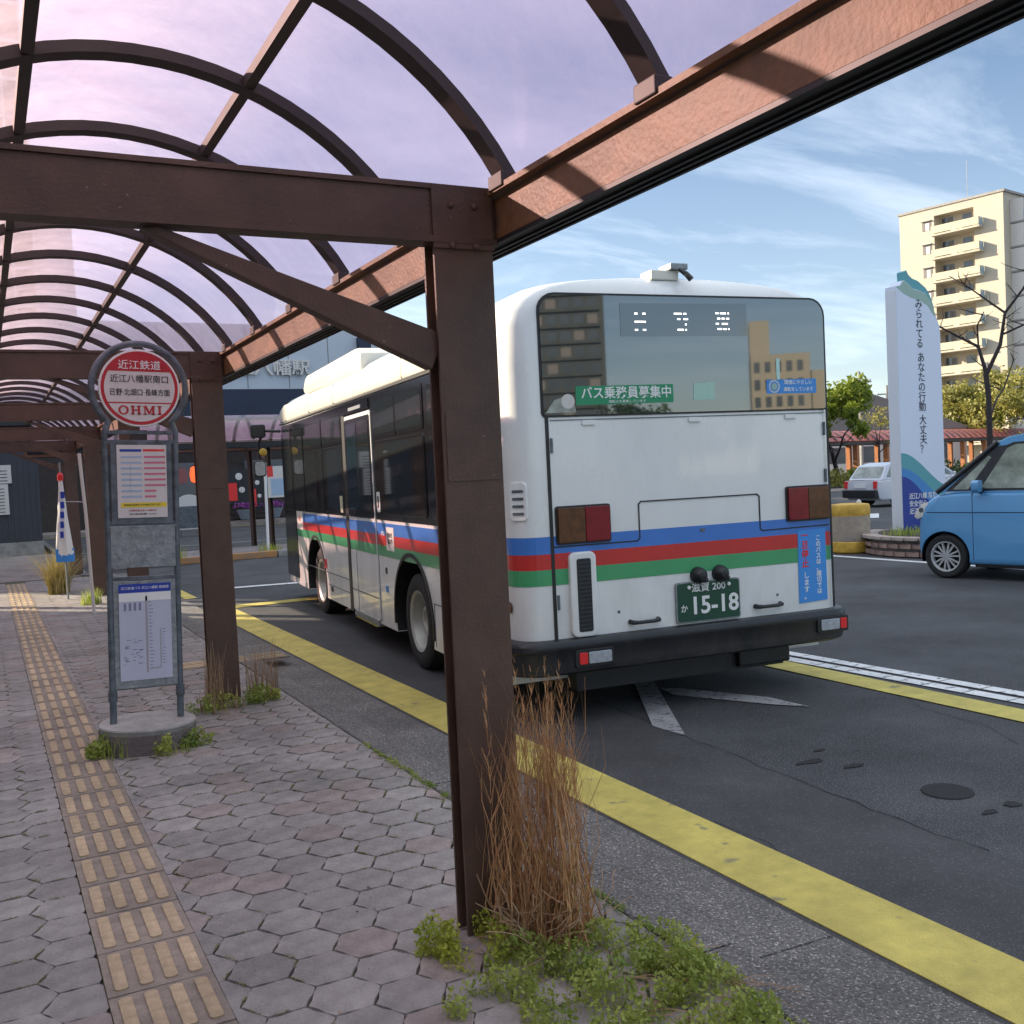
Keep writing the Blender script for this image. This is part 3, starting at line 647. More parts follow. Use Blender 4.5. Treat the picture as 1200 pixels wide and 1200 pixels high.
# wheels
def wheel(parent, v, side_x, out=-1, r=.435, w=.26, rr_=.275, nuts=8):
    w_ = bpy.data.objects.new('wheel', None)
    prof = [(rr_, 0), (rr_+.03, -.012), (r-.05, -.012), (r-.012, .012), (r, .05), (r, w-.05), (r-.02, w), (rr_, w)]
    s = 1 if out < 0 else -1
    P_ = [(a, s*h_) for a, h_ in prof]
    t = MB().lathe(P_, (side_x, v, r), 'x', n=44, cap=False).build('wheel', M['tyre'], parent, smooth=True)
    rim = [(.001, .11), (.09, .11), (.10, .07), (.13, .07), (.16, .12), (.215, .135), (.235, .05), (.25, .01), (rr_+.002, -.006), (rr_+.004, .02)]
    MB().lathe([(a, s*h_) for a, h_ in rim], (side_x, v, r), 'x', n=40, cap=False).build('rim', M['rim'], t, smooth=True)
    bb = MB()
    for k in range(nuts):
        a = 2*PI*k/nuts; bb.lathe([(.001, s*.085), (.013, s*.088), (.013, s*.13)], (side_x, v+.178*math.cos(a), r+.178*math.sin(a)), 'x', n=6)
    bb.build('wheel_nut', M['galvdark'], t)
    bpy.data.objects.remove(w_)
wheel(bus, .23, .05); wheel(bus, 4.67, .06); wheel(bus, .23, BW-.05, 1); wheel(bus, 4.67, BW-.06, 1)
# stripes wrapped round the body
def stripe(name, z0, z1, m, grow=.003):
    P_ = plan(0, grow=grow, r_rear=.17+grow, r_front=.3+grow); Q_ = plan(0, grow=grow-.002, r_rear=.17+grow, r_front=.3+grow)
    n = len(P_); bb = MB()
    for i in range(n):
        a, c_ = P_[i], P_[(i+1) % n]
        # leave the wheel wells and windscreen open (stripe is above the arches)
        bb.add([(a[0], a[1], z0), (c_[0], c_[1], z0), (c_[0], c_[1], z1), (a[0], a[1], z1)], [(0, 1, 2, 3)])
    bb.build(name, m, bus, smooth=True, recalc=False)
stripe('stripe', 1.180, 1.295, M['blue']); stripe('stripe', 1.075, 1.1795, M['red']); stripe('stripe', .968, 1.0745, M['green'])
# rear window
yr = V0
def rearslab(name, m, poly, d0=.004, d1=-.03, parent=None, bevel=0.0, **k):
    return MB().prism(poly, yr-d0, yr-d1, 'y').build(name, m, parent or bus, bevel=bevel, **k)
rearslab('window_seal', M['black'], rrect(.205, 2.535, 2.088, 2.915, .12, rs=(.03, .13, .13, .03)), .006, -.12)
rw = rearslab('rear_window', M['busglass'], rrect(.222, 2.518, 2.10, 2.90, .11, rs=(.02, .12, .12, .02)), .010, -.0)
# white cloth badge & stickers on the glass
yg = yr-.0115
def glassquad(name, m, poly, parent=rw, off=0.0): return MB().prism(poly, yg-off-.0006, yg-off, 'y').build(name, m, parent)
gs = glassquad('sticker', M['stickergreen'], [(.46, 2.163), (1.214, 2.17), (1.214, 2.296), (.46, 2.29)])
text('バス乗務員募集中', .088, M['white'], gs, (.85, yg-.0015, 2.238), sx=1.0, bold=.014)
text('運転士を募集しています', .022, M['white'], gs, (.85, yg-.0015, 2.182), sx=1.2)
bs = glassquad('sticker', M['stickerblue'], [(1.995, 2.215), (2.435, 2.215), (2.435, 2.322), (1.995, 2.315)])
MB().lathe([(.047, 0), (.0001, .0004)], (2.062, yg-.0012, 2.267), 'y', n=20).build('emblem', M['offwhite'], bs)
MB().lathe([(.037, 0), (.0001, .0004)], (2.062, yg-.0018, 2.267), 'y', n=20).build('emblem', M['stickerblue'], bs)
MB().lathe([(.026, 0), (.0001, .0004)], (2.062, yg-.0024, 2.267), 'y', n=12).build('emblem', M['sage'], bs)
text('環境にやさしい', .036, M['white'], bs, (2.275, yg-.0012, 2.293), bold=.01)
text('運転をしています', .033, M['white'], bs, (2.275, yg-.0012, 2.243), bold=.01)
glassquad('paper', mat('mint_paper', (0.4, 0.62, 0.52), .5), [(1.375, 2.18), (1.55, 2.185), (1.555, 2.305), (1.38, 2.30)])
glassquad('paper', mat('mint_strip', (0.5, 0.75, 0.7), .5), [(2.085, 2.31), (2.115, 2.31), (2.115, 2.47), (2.085, 2.47)])
MB().prism([(.235+.0*1, 2.115), (.46, 2.115), (.44, 2.2), (.38, 2.225), (.3, 2.2)], yg-.002, yg-.0008, 'y').build('sticker', mat('faded_sticker', (.25, .25, .2), .5, col2=(.45, .5, .45), vscale=15), rw)
MB().lathe([(.05, 0), (.0001, .0004)], (.40, yg-.003, 2.19), 'y', n=16).build('emblem', M['offwhite'], rw)
glassquad('display_panel', mat('led_screen', (.014, .022, .03), .06, ior=2.2), [(.82, 2.625), (1.845, 2.635), (1.845, 2.86), (.82, 2.85)])
bb = MB()
def dots(cx, cz, rows):
    for j, row in enumerate(rows):
        for i, ch in enumerate(row):
            if ch == '#':
                x = cx+(i-4)*.0125; z = cz-(j-3)*.0185
                bb.box(x-.0052, x+.0052, yg-.0016, yg-.0008, z-.005, z+.005)
dots(.975, 2.725, ['.##...##.', '.........', '.........', '.#######.', '.........', '.........', '.##...##.'])
dots(1.30, 2.728, ['#####.##.', '.........', '..##..###', '.........', '.......#.', '.........', '..####.#.'])
dots(1.64, 2.735, ['##.####.#', '.........', '.##.##.##', '.........', '##..####.', '.........', '.###.##.#'])
bb.build('display_dots', M['ledwhite'], rw)
# door / hatch seams on the tail
def seam(pts, w=.012, m=None, d=.004, name='seam'):
    bb = MB()
    for a, c_ in zip(pts[:-1], pts[1:]):
        a = Vector(a); c_ = Vector(c_); dd = (c_-a).normalized(); n_ = Vector((-dd.y, dd.x))*w/2; a = a-dd*w/2; c_ = c_+dd*w/2
        bb.prism([tuple(a+n_), tuple(c_+n_), tuple(c_-n_), tuple(a-n_)], yr-d, yr-.0005, 'y')
    bb.build(name, m or M['black'], bus)
seam([(.242, 2.075), (.242, .60)], .024, d=.0065); seam([(2.528, 2.09), (2.536, .62)], .016, d=.0065)
seam([(.26, 1.222), (.885, 1.222), (.906, 1.24), (.906, 1.475), (.925, 1.492), (1.88, 1.492), (1.9, 1.475), (1.9, 1.24), (1.92, 1.225), (2.51, 1.23)], .009, d=.0055)
seam([(.27, 2.068), (2.51, 2.068)], .006, M['galvdark'], .0045)
# tail lamps
for x0, x1, z0, z1, lab in ((.283, .668, 1.247, 1.482, 0), (2.142, 2.505, 1.286, 1.522, 1)):
    h = rearslab('tail_lamp', M['black'], rrect(x0-.012, x1+.012, z0-.012, z1+.012, .02), .016, -.01)
    xm = x0 + (x1-x0)*(.52 if not lab else .48)
    a_, b_ = (M['lampamber'], M['lampred']) if not lab else (M['lampred'], M['lampamber'])
    rearslab('lens', a_, rrect(x0, xm-.002, z0, z1, .01), .032, -.012, parent=h, bevel=.004)
    rearslab('lens', b_, rrect(xm+.002, x1, z0, z1, .01), .032, -.012, parent=h, bevel=.004)
# black louvre with white surround
lf = rearslab('exhaust_grille', M['buswhite'], rrect(.35, .548, .605, 1.18, .045), .034, -.01, bevel=.012)
rearslab('grille_opening', M['black'], rrect(.40, .505, .64, 1.135, .015), .037, .02, parent=lf)
bb = MB()
for k in range(17): bb.box(.405, .50, yr-.041, yr-.036, .655+k*.028, .664+k*.028)
bb.build('grille_slats', mat('grille', (.03, .035, .045), .5), lf)
# hinges and rubber stops round the engine lid
for x in (.55, 1.38, 2.2):
    rearslab('hinge', M['buswhite'], rrect(x-.05, x+.05, 2.03, 2.062, .008), .012, -.002, bevel=.002)
for x, z in ((.27, 1.9), (.27, .85), (2.5, 1.95), (2.5, 1.6)): rearslab('hinge', M['galvdark'], rrect(x-.008, x+.008, z-.05, z+.05, .003), .010, -.002)
rearslab('lid_lock', M['galvdark'], rrect(1.39, 1.43, 1.25, 1.275, .008), .007, -.002)
# number plate
npf = rearslab('number_plate', M['galv'], rrect(1.165, 1.695, .615, .905, .02), .018, -.005, bevel=.003)
pl = rearslab('plate_face', M['plate'], rrect(1.175, 1.685, .625, .895, .018), .021, .0, parent=npf)
yp = yr-.0225
text('滋賀 200', .068, M['white'], npf, (1.43, yp, .855), bold=.01, sx=1.1)
text('15-18', .172, M['white'], npf, (1.475, yp, .728), bold=.022, sx=1.02)
text('か', .06, M['white'], npf, (1.225, yp, .715), bold=.01)
for x in (1.27, 1.6):
    MB().lathe([(.0001, -.008), (.013, -.006), (.014, 0)], (x, yp+.001, .865), 'y', n=10).build('screw', M['white'], npf)
for x in (1.355, 1.535):   # plate lamps: hooded domes
    MB().lathe([(.0001, -.085), (.03, -.08), (.052, -.055), (.06, -.02), (.062, 0)], (x, yr, .945), 'y', n=18).build('plate_lamp', M['bumper'], bus, smooth=True)
    MB().box(x-.02, x+.05, yr-.07, yr-.004, .895, .93).build('plate_lamp_bracket', M['bumper'], bus, bevel=.012)
for x in (.912, 1.94):     # grab handles
    z = .668 if x < 1.5 else .68
    MB().tube([(x-.11, yr, z), (x-.1, yr-.035, z-.004), (x-.06, yr-.045, z-.005), (x+.06, yr-.045, z-.005), (x+.1, yr-.035, z), (x+.11, yr, z)], [.017, .017, .013, .013, .017, .017], 8).build('grab_handle', M['black'], bus, smooth=True)
for x in (.72, 2.03, 1.3):
    MB().lathe([(.0001, -.006), (.01, -.004), (.011, 0)], (x, yr, .745 if x != 1.3 else .55), 'y', n=8).build('latch', M['galvdark'], bus)
# vertical blue sticker
vs_ = rearslab('sticker', M['stickerblue'], [(2.222, .662), (2.478, .672), (2.474, 1.205), (2.226, 1.2)], .0062, -.001)
text('一旦停止', .066, M['brightred'], vs_, (2.285, yr-.0075, 1.055), vert=True, bold=.02, gap=1.05)
text('します。', .052, M['white'], vs_, (2.29, yr-.0075, .785), vert=True, bold=.012, gap=1.0)
text('このバスは、踏切では', .046, M['white'], vs_, (2.405, yr-.0075, .937), vert=True, bold=.012, gap=.96)
# bumper: wraps the corners
def bplan(g, vmax):
    P_ = [p for p in plan(0, grow=g, r_rear=.2)]
    keep = P_[:7]; left_ = P_[-7:]
    return [(BW+g, vmax)] , keep, left_
P_ = []
pl_ = plan(0, grow=.055, r_rear=.2); left_ = pl_[-7:]; right_ = pl_[:7]
outer = [(-.055, -1.98)] + left_ + right_ + [(BW+.055, -1.98)]
def bring(g, z):
    q = plan(0, grow=g, r_rear=.2); o_ = [(-g, -1.98)] + q[-7:] + q[:7] + [(BW+g, -1.98)]
    inn = [(BW-.06, -1.98), (BW-.06, -2.2), (.06, -2.2), (.06, -1.98)]
    return [(p[0], p[1], z) for p in o_ + inn]
bump = MB().rings([bring(.03, .365), bring(.05, .38), bring(.06, .43), bring(.06, .52), bring(.07, .535), bring(.07, .572), bring(.055, .598), bring(.02, .604)]).build('rear_bumper', M['bumper'], bus, smooth=True)
for x0, x1, red, z0 in ((.372, .612, 0, .43), (2.355, 2.585, 1, .455)):
    yb = V0-.062
    h = MB().prism(rrect(x0-.03, x1+.02, z0-.022, z0+.098, .02), yb-.012, yb+.02, 'y').build('bumper_lamp', M['black'], bump, bevel=.004)
    xr0, xr1 = (x0, x0+.06) if not red else (x1-.055, x1)
    xc0, xc1 = (x0+.07, x1) if not red else (x0, x1-.065)
    MB().prism(rrect(xr0, xr1, z0, z0+.078, .01), yb-.02, yb, 'y').build('lens', M['brightred'], bump, bevel=.003)
    MB().prism(rrect(xc0, xc1, z0, z0+.078, .01), yb-.02, yb, 'y').build('lens', M['lampclear'], bump, bevel=.003)
# roof camera
rc = MB().box(1.12, 1.34, V0+.06, V0+.22, 3.03, 3.10).build('camera_mount', M['creampaint'], bus, bevel=.01)
MB().box(1.26, 1.40, V0+.03, V0+.2, 3.10, 3.145).build('camera_housing', M['galv'], rc, bevel=.008)
MB().tube([(1.33, V0+.05, 3.11), (1.36, V0-.01, 3.06), (1.385, V0-.03, 3.02)], [.012, .02, .022], 10).build('camera_lens', M['black'], rc, smooth=True)
B('roof_hatch', M['buswhite'], bus, .85, 1.75, .1, .9, 3.05, 3.11, bevel=.03)
# ---- left side (faces -u)
def sside(name, m, v0, v1, z0, z1, d=.004, r=0.0, parent=None, bevel=0.0, th_=.03):
    P_ = rrect(v0, v1, z0, z1, r) if r else [(v0, z0), (v1, z0), (v1, z1), (v0, z1)]
    return MB().prism(P_, -d, -d+th_, 'x').build(name, m, parent or bus, bevel=bevel)
band = sside('window_band', M['blackgloss'], -1.95, 6.86, 1.325, 2.56, .005, .04)
def pane(v0, v1, z0, z1, parent=band):
    f_ = sside('window', M['blackgloss'], v0-.02, v1+.02, z0-.02, z1+.02, .014, .05, bevel=.003)
    sside('pane', M['sideglass'], v0+.012, v1-.012, z0+.012, z1-.012, .0165, .035, parent=f_)
    return f_
for (v0, v1) in ((-1.86, -.52), (-.36, 1.30)):
    pane(v0, v1, 1.40, 2.08); pane(v0, (v0+v1)/2-.02, 2.15, 2.5); pane((v0+v1)/2+.02, v1, 2.15, 2.5)
for (v0, v1) in ((2.78, 3.85), (3.92, 5.1)):
    pane(v0, v1, 1.38, 2.1); pane(v0, v1, 2.16, 2.46)
pane(5.2, 5.95, 1.0+.35, 2.46); pane(6.1, 6.75, 1.35, 2.5)
# middle sliding door
dr = sside('door', M['buswhite'], 1.41, 2.68, .30, 2.42, .012, .03)
sside('door_gap', M['black'], 2.58, 2.72, .27, 2.44, .016, parent=dr)
sside('door_leaf_upper', M['blackgloss'], 1.44, 2.56, 1.33, 2.38, .016, .03, parent=dr)
sside('pane', M['sideglass'], 1.5, 1.98, 1.40, 2.33, .0185, .03, parent=dr); sside('pane', M['busglass'], 2.04, 2.5, 1.40, 2.33, .0185, .03, parent=dr)
sside('blue_band', M['blue'], 1.42, 2.57, 1.180, 1.295, .0135, parent=dr); sside('red_band', M['red'], 1.42, 2.57, 1.075, 1.179, .0135, parent=dr); sside('green_band', M['green'], 1.42, 2.57, .968, 1.074, .0135, parent=dr)
bb = MB().prism([(1.42, .52), (2.57, .52), (2.57, .532), (1.42, .532)], -.0145, 0, 'x').prism([(2.3, .3), (2.312, .3), (2.312, 1.32), (2.3, 1.32)], -.0145, 0, 'x'); bb.build('door_seam', M['galvdark'], dr)
sside('door_step', M['galv'], 1.45, 2.5, .24, .30, .02, parent=dr)
bb = MB()
for k in range(12): bb.box(-.03, .3, 1.5+k*.08, 1.53+k*.08, .228, .238)
bb.build('step_tread', M['yellow'], dr)
sside('door_header', M['blackgloss'], 1.45, 2.75, 2.44, 2.54, .02, .02, parent=dr)
sside('header_light', M['lampclear'], 1.75, 2.3, 2.465, 2.5, .026, .01, parent=dr)
# body panel joints
bb = MB()
for (v0, v1, z0, z1) in ((2.75, 5.2, .60, .608), (2.75, 4.0, .45, .457), (-1.9, -.4, .66, .668), (-.42, -.412, .3, .66), (2.74, 2.748, .3, 1.32), (1.38, 1.388, .3, 1.32), (5.35, 5.358, .5, 1.32), (-1.2, -1.192, .3, .66)):
    bb.prism([(v0, z0), (v1, z0), (v1, z1), (v0, z1)], -.0042, .01, 'x')
bb.build('panel_joint', M['galvdark'], bus)['kind'] = 'stuff'
sside('side_marker', M['brightred'], 4.02, 4.1, .64, .76, .012, .01, bevel=.003)
sside('side_marker', M['black'], 3.7, 3.8, .38, .44, .008, .01)
nt_ = sside('notice', M['offwhite'], .76, 1.03, 1.035, 1.26, .0065)
text('後のり\n前おり', .06, M['ink'], nt_, (-.0085, .895, 1.15), (PI/2, 0, -PI/2))
sside('notice', mat('beige_notice', (.6, .55, .4), .5), 2.85, 2.98, 1.36, 1.55, .019)
sside('notice', M['white'], 1.16, 1.28, 1.40, 1.6, .019, .02); sside('notice', M['ink'], 1.19, 1.25, 1.44, 1.56, .0205, .02)
sg = sside('notice', M['offwhite'], 5.5, 5.95, 1.07, 1.32, .0065)
text('入口', .09, M['brightred'], sg, (-.0085, 5.72, 1.22), (PI/2, 0, -PI/2))
text('非常口', .05, M['white'], bus, (-.0085, 1.14, 1.19), (PI/2, 0, -PI/2))
MB().lathe([(.0001, 0), (.03, .0), (.04, .008)], (-.012, -2.16, .82), 'x', n=14).build('side_reflector', M['lampamber'], bus)
vb = R(220); vc = (.17+.172*math.cos(vb), V0+.17+.172*math.sin(vb))
vt = MB().prism(rrect(-.062, .062, 1.41, 1.665, .03), -.005, .02, 'y').build('vent_surround', M['buswhite'], bus, bevel=.003, loc=(vc[0], vc[1], 0), rot=(0, 0, vb+PI/2))
for k in range(4): MB().prism(rrect(-.042, .042, 1.448+k*.05, 1.466+k*.05, .006), -.009, -.004, 'y').build('vent_slot', M['galvdark'], vt)
sside('side_badge', M['ink'], 1.08, 1.13, .8, .86, .006); sside('side_badge', M['midblue'], 1.07, 1.15, .62, .68, .006)
# roof fairings
fr_ = MB().prism([(-2.0, 2.595), (6.95, 2.615), (7.0, 2.66), (6.9, 2.8), (6.5, 2.86), (-.1, 2.80), (-2.0, 2.79)], -.012, .36, 'x').build('roof_fairing', M['creampaint'], bus, bevel=.035, smooth=True)
MB().prism([(1.9, 2.86), (5.15, 2.90), (5.18, 2.98), (5.05, 3.08), (4.9, 3.12), (2.1, 3.12), (1.9, 3.05)], .04, BW-.04, 'x').build('roof_unit', M['creampaint'], bus, bevel=.04, smooth=True)
MB().prism([(-2.0, 2.565), (6.95, 2.585), (6.95, 2.60), (-2.0, 2.592)], -.02, .02, 'x').build('roof_trim', M['black'], bus)
bb = MB()
for v in (.2, 3.1, 4.6, 6.4): bb.prism([(v, 2.61), (v+.008, 2.61), (v+.008, 2.83), (v, 2.83)], -.0135, .02, 'x')
bb.build('fairing_joint', M['galvdark'], fr_)
# windscreen & front
B('windscreen', M['busglass'], bus, .2, BW-.2, V1-.02, V1+.006, 1.2, 2.75, bevel=.004)
sside('corner_glass', M['sideglass'], 6.78, 6.9, .95, 2.45, .006, .03)
sside('front_door', M['blackgloss'], 5.98, 6.92, .36, 2.45, .010, .03)
# front mirrors on arms
mr_ = MB().tube([(-.02, 6.9, 2.5), (-.22, 7.12, 2.52), (-.3, 7.2, 2.35), (-.3, 7.2, 2.1)], .022, 8).build('mirror_arm', M['black'], bus, smooth=True)
MB().prism(rrect(-.42, -.2, 2.42, 2.62, .04), 7.1, 7.2, 'y').build('mirror', M['black'], mr_, bevel=.02)
MB().prism(rrect(-.40, -.22, 1.83, 2.08, .05), 7.12, 7.22, 'y').build('mirror', M['black'], mr_, bevel=.02)
MB().prism(rrect(-.385, -.235, 1.85, 2.06, .045), 7.114, 7.119, 'y').build('mirror_glass', M['lampclear'], mr_)
MB().lathe([(.0001, -.05), (.05, -.04), (.06, 0)], (-.25, 7.15, 2.2), 'y', n=14).build('mirror_lamp', M['barrel_y'], mr_)

# ================================================================ BUS STOP SIGN
st = thing('bus_stop_sign', 'round red and white bus stop sign with timetables on a concrete foot', 'bus stop sign', (.845, 6.86, .1), rot=(0, R(2.0), 0))
MB().lathe([(.29, -.03), (.288, .13), (.298, .145), (.294, .155), (.001, .165)], n=36).build('base', M['concrete'], st, smooth=True)
MB().lathe([(.298, -.02), (.296, .10), (.2965, .118)], n=36).build('base_skirt', M['concrete_dark'], st, smooth=True)
rc_, zc_ = .285, 2.285
pts = []
for sx in (-1, 1):
    p_ = [(sx*.205, 0, .14), (sx*.205, 0, 1.0), (sx*.213, 0, 1.85), (sx*.215, 0, 2.02)]
    MB().tube(p_, [.022, .02, .018, .018], 10).build('pole', M['galvdark'], st, smooth=True)
    MB().lathe([(.028, .30), (.028, .36)], (sx*.206, 0, 0), n=12).build('pole_sleeve', M['galvdark'], st, smooth=True)
ring = [(math.cos(R(a))*rc_, 0, zc_+math.sin(R(a))*rc_) for a in range(-48, 229, 6)]
ring = [(.215, 0, 2.0)] + ring + [(-.215, 0, 2.0)]
MB().tube(ring, .021, 10).build('ring', M['galvdark'], st, smooth=True)
for z in (2.005, 1.945, 1.425, 1.075, .38): MB().box(-.205, .205, -.014, .014, z-.012, z+.012).build('crossbar', M['galvdark'], st, bevel=.003)
B('crossbar', M['galv'], st, -.2, .2, -.02, .012, 1.40, 1.412)
ds = MB().lathe([(.0001, .012), (.243, .012), (.247, 0), (.243, -.012), (.0001, -.012)], (0, -.02, zc_-.0), 'y', n=48).build('sign_disc', M['white'], st, smooth=True)
ds['label'] = 'round white sign plate with red cap'
yd = -.034
def seg(r, z0, z1, m, name='print', y=yd, n=40):
    P_ = []; 
    a0 = math.asin(max(-1, min(1, z0/r))); a1 = math.asin(max(-1, min(1, z1/r)))
    for i in range(n//2+1):
        a = a0+(a1-a0)*i/(n//2); P_.append((r*math.cos(a), zc_+r*math.sin(a)))
    P_ += [(-x, z) for x, z in reversed(P_)]
    q = []
    for p in P_:
        if not q or (abs(p[0]-q[-1][0])+abs(p[1]-q[-1][1])) > 1e-5: q.append(p)
    return MB().prism(q, y-.0008, y, 'y').build(name, m, ds)
seg(.233, -.233, .233, M['signred']); seg(.213, -.213, .213, M['offwhite'], y=yd-.001)
seg(.2135, .105, .2134, M['signred'], y=yd-.002); MB().box(-.19, .19, yd-.0028, yd-.002, zc_-.098, zc_-.09).build('print', M['signred'], ds)
text('近江鉄道', .062, M['white'], ds, (0, yd-.004, zc_+.142), bold=.004, sx=1.05)
text('近江八幡駅南口', .052, M['ink'], ds, (0, yd-.004, zc_+.055), bold=.0, sx=.98)
text('日野·北畑口·長峰方面', .047, M['ink'], ds, (0, yd-.004, zc_-.03), bold=.0, sx=.82)
for k_, ch in enumerate('OHMI'):      # slab-serif capitals drawn stroke by stroke
    w_ = (.062, .062, .074, .030)[k_]; x0 = (-.132, -.058, .016, .102)[k_]; h_ = .056; z0 = zc_-.168; st_ = .013; sf = .006; bb = MB(); ya, yb_ = yd-.0046, yd-.0038
    def rc2(a, b_, c_, d_): bb.box(x0+a, x0+b_, ya, yb_, z0+c_, z0+d_)
    if ch == 'O':
        o_, i_ = [], []
        for q in range(24):
            t_ = 2*PI*q/24; o_.append((x0+w_/2+w_/2*math.cos(t_), ya, z0+h_/2+h_/2*1.04*math.sin(t_))); i_.append((x0+w_/2+(w_/2-st_)*math.cos(t_), ya, z0+h_/2+(h_/2-.007)*math.sin(t_)))
        bb.add(o_+i_, [(q, (q+1) % 24, 24+(q+1) % 24, 24+q) for q in range(24)])
    if ch == 'H':
        for a in (.006, w_-.006-st_): rc2(a, a+st_, 0, h_); rc2(a-.006, a+st_+.006, 0, sf); rc2(a-.006, a+st_+.006, h_-sf, h_)
        rc2(.006+st_, w_-.006-st_, h_/2-.004, h_/2+.004)
    if ch == 'M':
        rc2(.008, .015, 0, h_); rc2(w_-.006-st_, w_-.006, 0, h_)
        for a, b_ in ((0, .022), (w_-.026, w_)): rc2(a, b_, 0, sf)
        rc2(0, .016, h_-sf, h_); rc2(w_-.02, w_, h_-sf, h_)
        bb.prism([(x0+.008, z0+h_), (x0+.022, z0+h_), (x0+w_/2+.004, z0+.012), (x0+w_/2-.004, z0)], ya-.0003, yb_, 'y'); bb.prism([(x0+w_-.019, z0+h_), (x0+w_-.01, z0+h_), (x0+w_/2+.004, z0), (x0+w_/2-.002, z0+.014)], ya-.0005, yb_, 'y')
    if ch == 'I': rc2(.008, .008+st_, 0, h_); rc2(.001, .028, 0, sf); rc2(.001, .028, h_-sf, h_)
    bb.build('lettering', M['signred'], ds)
B('sign_bracket', M['dark_brown'], st, -.06, .04, -.01, .02, 1.94, 2.02)
# timetable case
fz = -.022
tf = MB().box(-.185, .185, -.018, .0, 1.42, 1.95).build('timetable_frame', M['galvdark'], st, bevel=.004)
pa = B('timetable', M['offwhite'], tf, -.148, .152, fz-.001, fz, 1.462, 1.925)
yq = fz-.0022
def pr(m, x0, x1, z0, z1, parent): return B('print', m, parent, x0, x1, yq, yq+.001, z0, z1)
pr(M['navy'], -.13, .0, 1.882, 1.898, pa); pr(M['brightred'], .01, .14, 1.884, 1.898, pa)
for k in range(8):
    z = 1.842-k*.036
    pr(M['signlb'], -.125, .0, z-.0, z+.013, pa); pr(M['signpink'], .015, .145 if k < 6 else .085, z, z+.013, pa)
pr(M['signlb'], -.07, -.067, 1.6, 1.8, pa)
pr(M['yellowprint'], -.13, .148, 1.528, 1.558, pa)
text('時刻表は変更になる場合があります', .014, M['ink'], pa, (0, yq-.0005, 1.543)); text('ご利用の皆さまへ お知らせ', .014, M['signred'], pa, (0, yq-.0005, 1.508)); text('平日 土曜 日祝 運転 1 2 3 4 5 6', .012, M['ink'], pa, (0, yq-.0005, 1.485))
MB().prism([(-.195, 1.145), (.195, 1.145), (.195, 1.41), (-.195, 1.41)], -.016, -.01, 'y').build('blank_panel', M['galv'], st)
tf2 = MB().box(-.19, .19, -.016, .0, .375, 1.06).build('route_map_frame', M['galv'], st, bevel=.004)
pb_ = B('route_map', M['lilacpaper'], tf2, -.158, .158, fz-.001, fz, .425, 1.04)
pr(M['navy'], -.158, .158, .985, 1.04, pb_); text('近江鉄道バス 近江八幡駅 路線図', .02, M['white'], pb_, (0, yq-.0005, 1.013))
pr(M['white'], -.158, .158, .93, .983, pb_)
pr(mat('map_line', (.35, .34, .36), .5), -.0, .013, .47, .96, pb_); pr(mat('map_line', (.38, .38, .42), .5), .085, .094, .5, .75, pb_); pr(mat('map_line', (.38, .38, .42), .5), .035, .09, .49, .5, pb_)
mi = mat('map_ink', (.2, .22, .32), .6)
for k in range(20): pr(mi, .02, .02+rnd.uniform(.012, .03), .49+k*.0225, .495+k*.0225, pb_)
for k in range(12): pr(mi, .1, .1+rnd.uniform(.01, .025), .52+k*.02, .524+k*.02, pb_)
for k in range(26):
    x = rnd.uniform(-.14, -.03); z = rnd.uniform(.52, .7); pr(mi, x, x+rnd.uniform(.01, .03), z, z+.004, pb_)
for k in range(4): pr(mi, -.13+k*.03, -.115+k*.03, .87, .92, pb_)

# ================================================================ TOWER SIGN + PLANTER
ty = 12.87
ts = thing('tower_sign', 'tall white pillar sign with teal wave top and dark blue foot in the brick planter', 'sign', (14.55, ty, 0))
top = [(0, 4.68), (.10, 4.70), (.15, 4.78), (.2, 4.79), (.3, 4.74), (.42, 4.66), (.6, 4.62), (.75, 4.58), (.87, 4.45), (.95, 4.3), (1.0, 4.18), (1.08, 4.02), (1.1, 3.9)]
MB().prism([(0, .3), (1.12, .3)] + list(reversed(top)), 0, .24, 'y').build('pillar', M['signface'], ts)
B('side_panel', M['signside'], ts, -.012, -.0005, .004, .236, .3, 4.62)
crest = [(.27, 4.72), (.26, 4.95), (.31, 4.98), (.36, 4.9), (.45, 4.84), (.6, 4.8), (.7, 4.74), (.8, 4.68), (.9, 4.56), (.98, 4.38), (1.0, 4.3), (.9, 4.44), (.78, 4.55), (.6, 4.62), (.42, 4.66)]
MB().prism(crest, .03, .2, 'y').build('wave_crest', M['teal'], ts)
def wave(pts, m, d): MB().prism(pts, -d, -.0004, 'y').build('wave_print', m, ts)
wave([(0, 4.67), (.12, 4.69), (.2, 4.78), (.3, 4.73), (.45, 4.64), (.62, 4.61), (.76, 4.57), (.88, 4.44), (.96, 4.28), (1.0, 4.16), (.93, 4.2), (.8, 4.36), (.6, 4.45), (.4, 4.48), (.2, 4.55)], M['sage'], .002)
def curve_top(h, drop, w=1.12, n=16):
    return [(w*k/n, h - drop*((3*(k/n)**2-2*(k/n)**3)*.75+.25*k/n) + .05*math.sin(k/n*PI)) for k in range(n+1)]
wave([(0, .3), (1.12, .3)] + list(reversed(curve_top(1.72, .62))), M['teal'], .002)
wave([(0, .3), (1.12, .3)] + list(reversed(curve_top(1.45, .62))), M['midblue'], .004)
wave([(0, .3), (1.02, .3)] + list(reversed(curve_top(1.30, .72, 1.02))), M['deepblue'], .006)
text('みられてる', .19, M['ink'], ts, (.56, -.004, 4.02), vert=True, gap=.93, bold=.003)
text('あなたの行動', .19, M['ink'], ts, (.58, -.004, 2.975), vert=True, gap=.93, bold=.003)
text('大丈夫？', .19, M['ink'], ts, (.58, -.004, 2.03), vert=True, gap=.93, bold=.003)
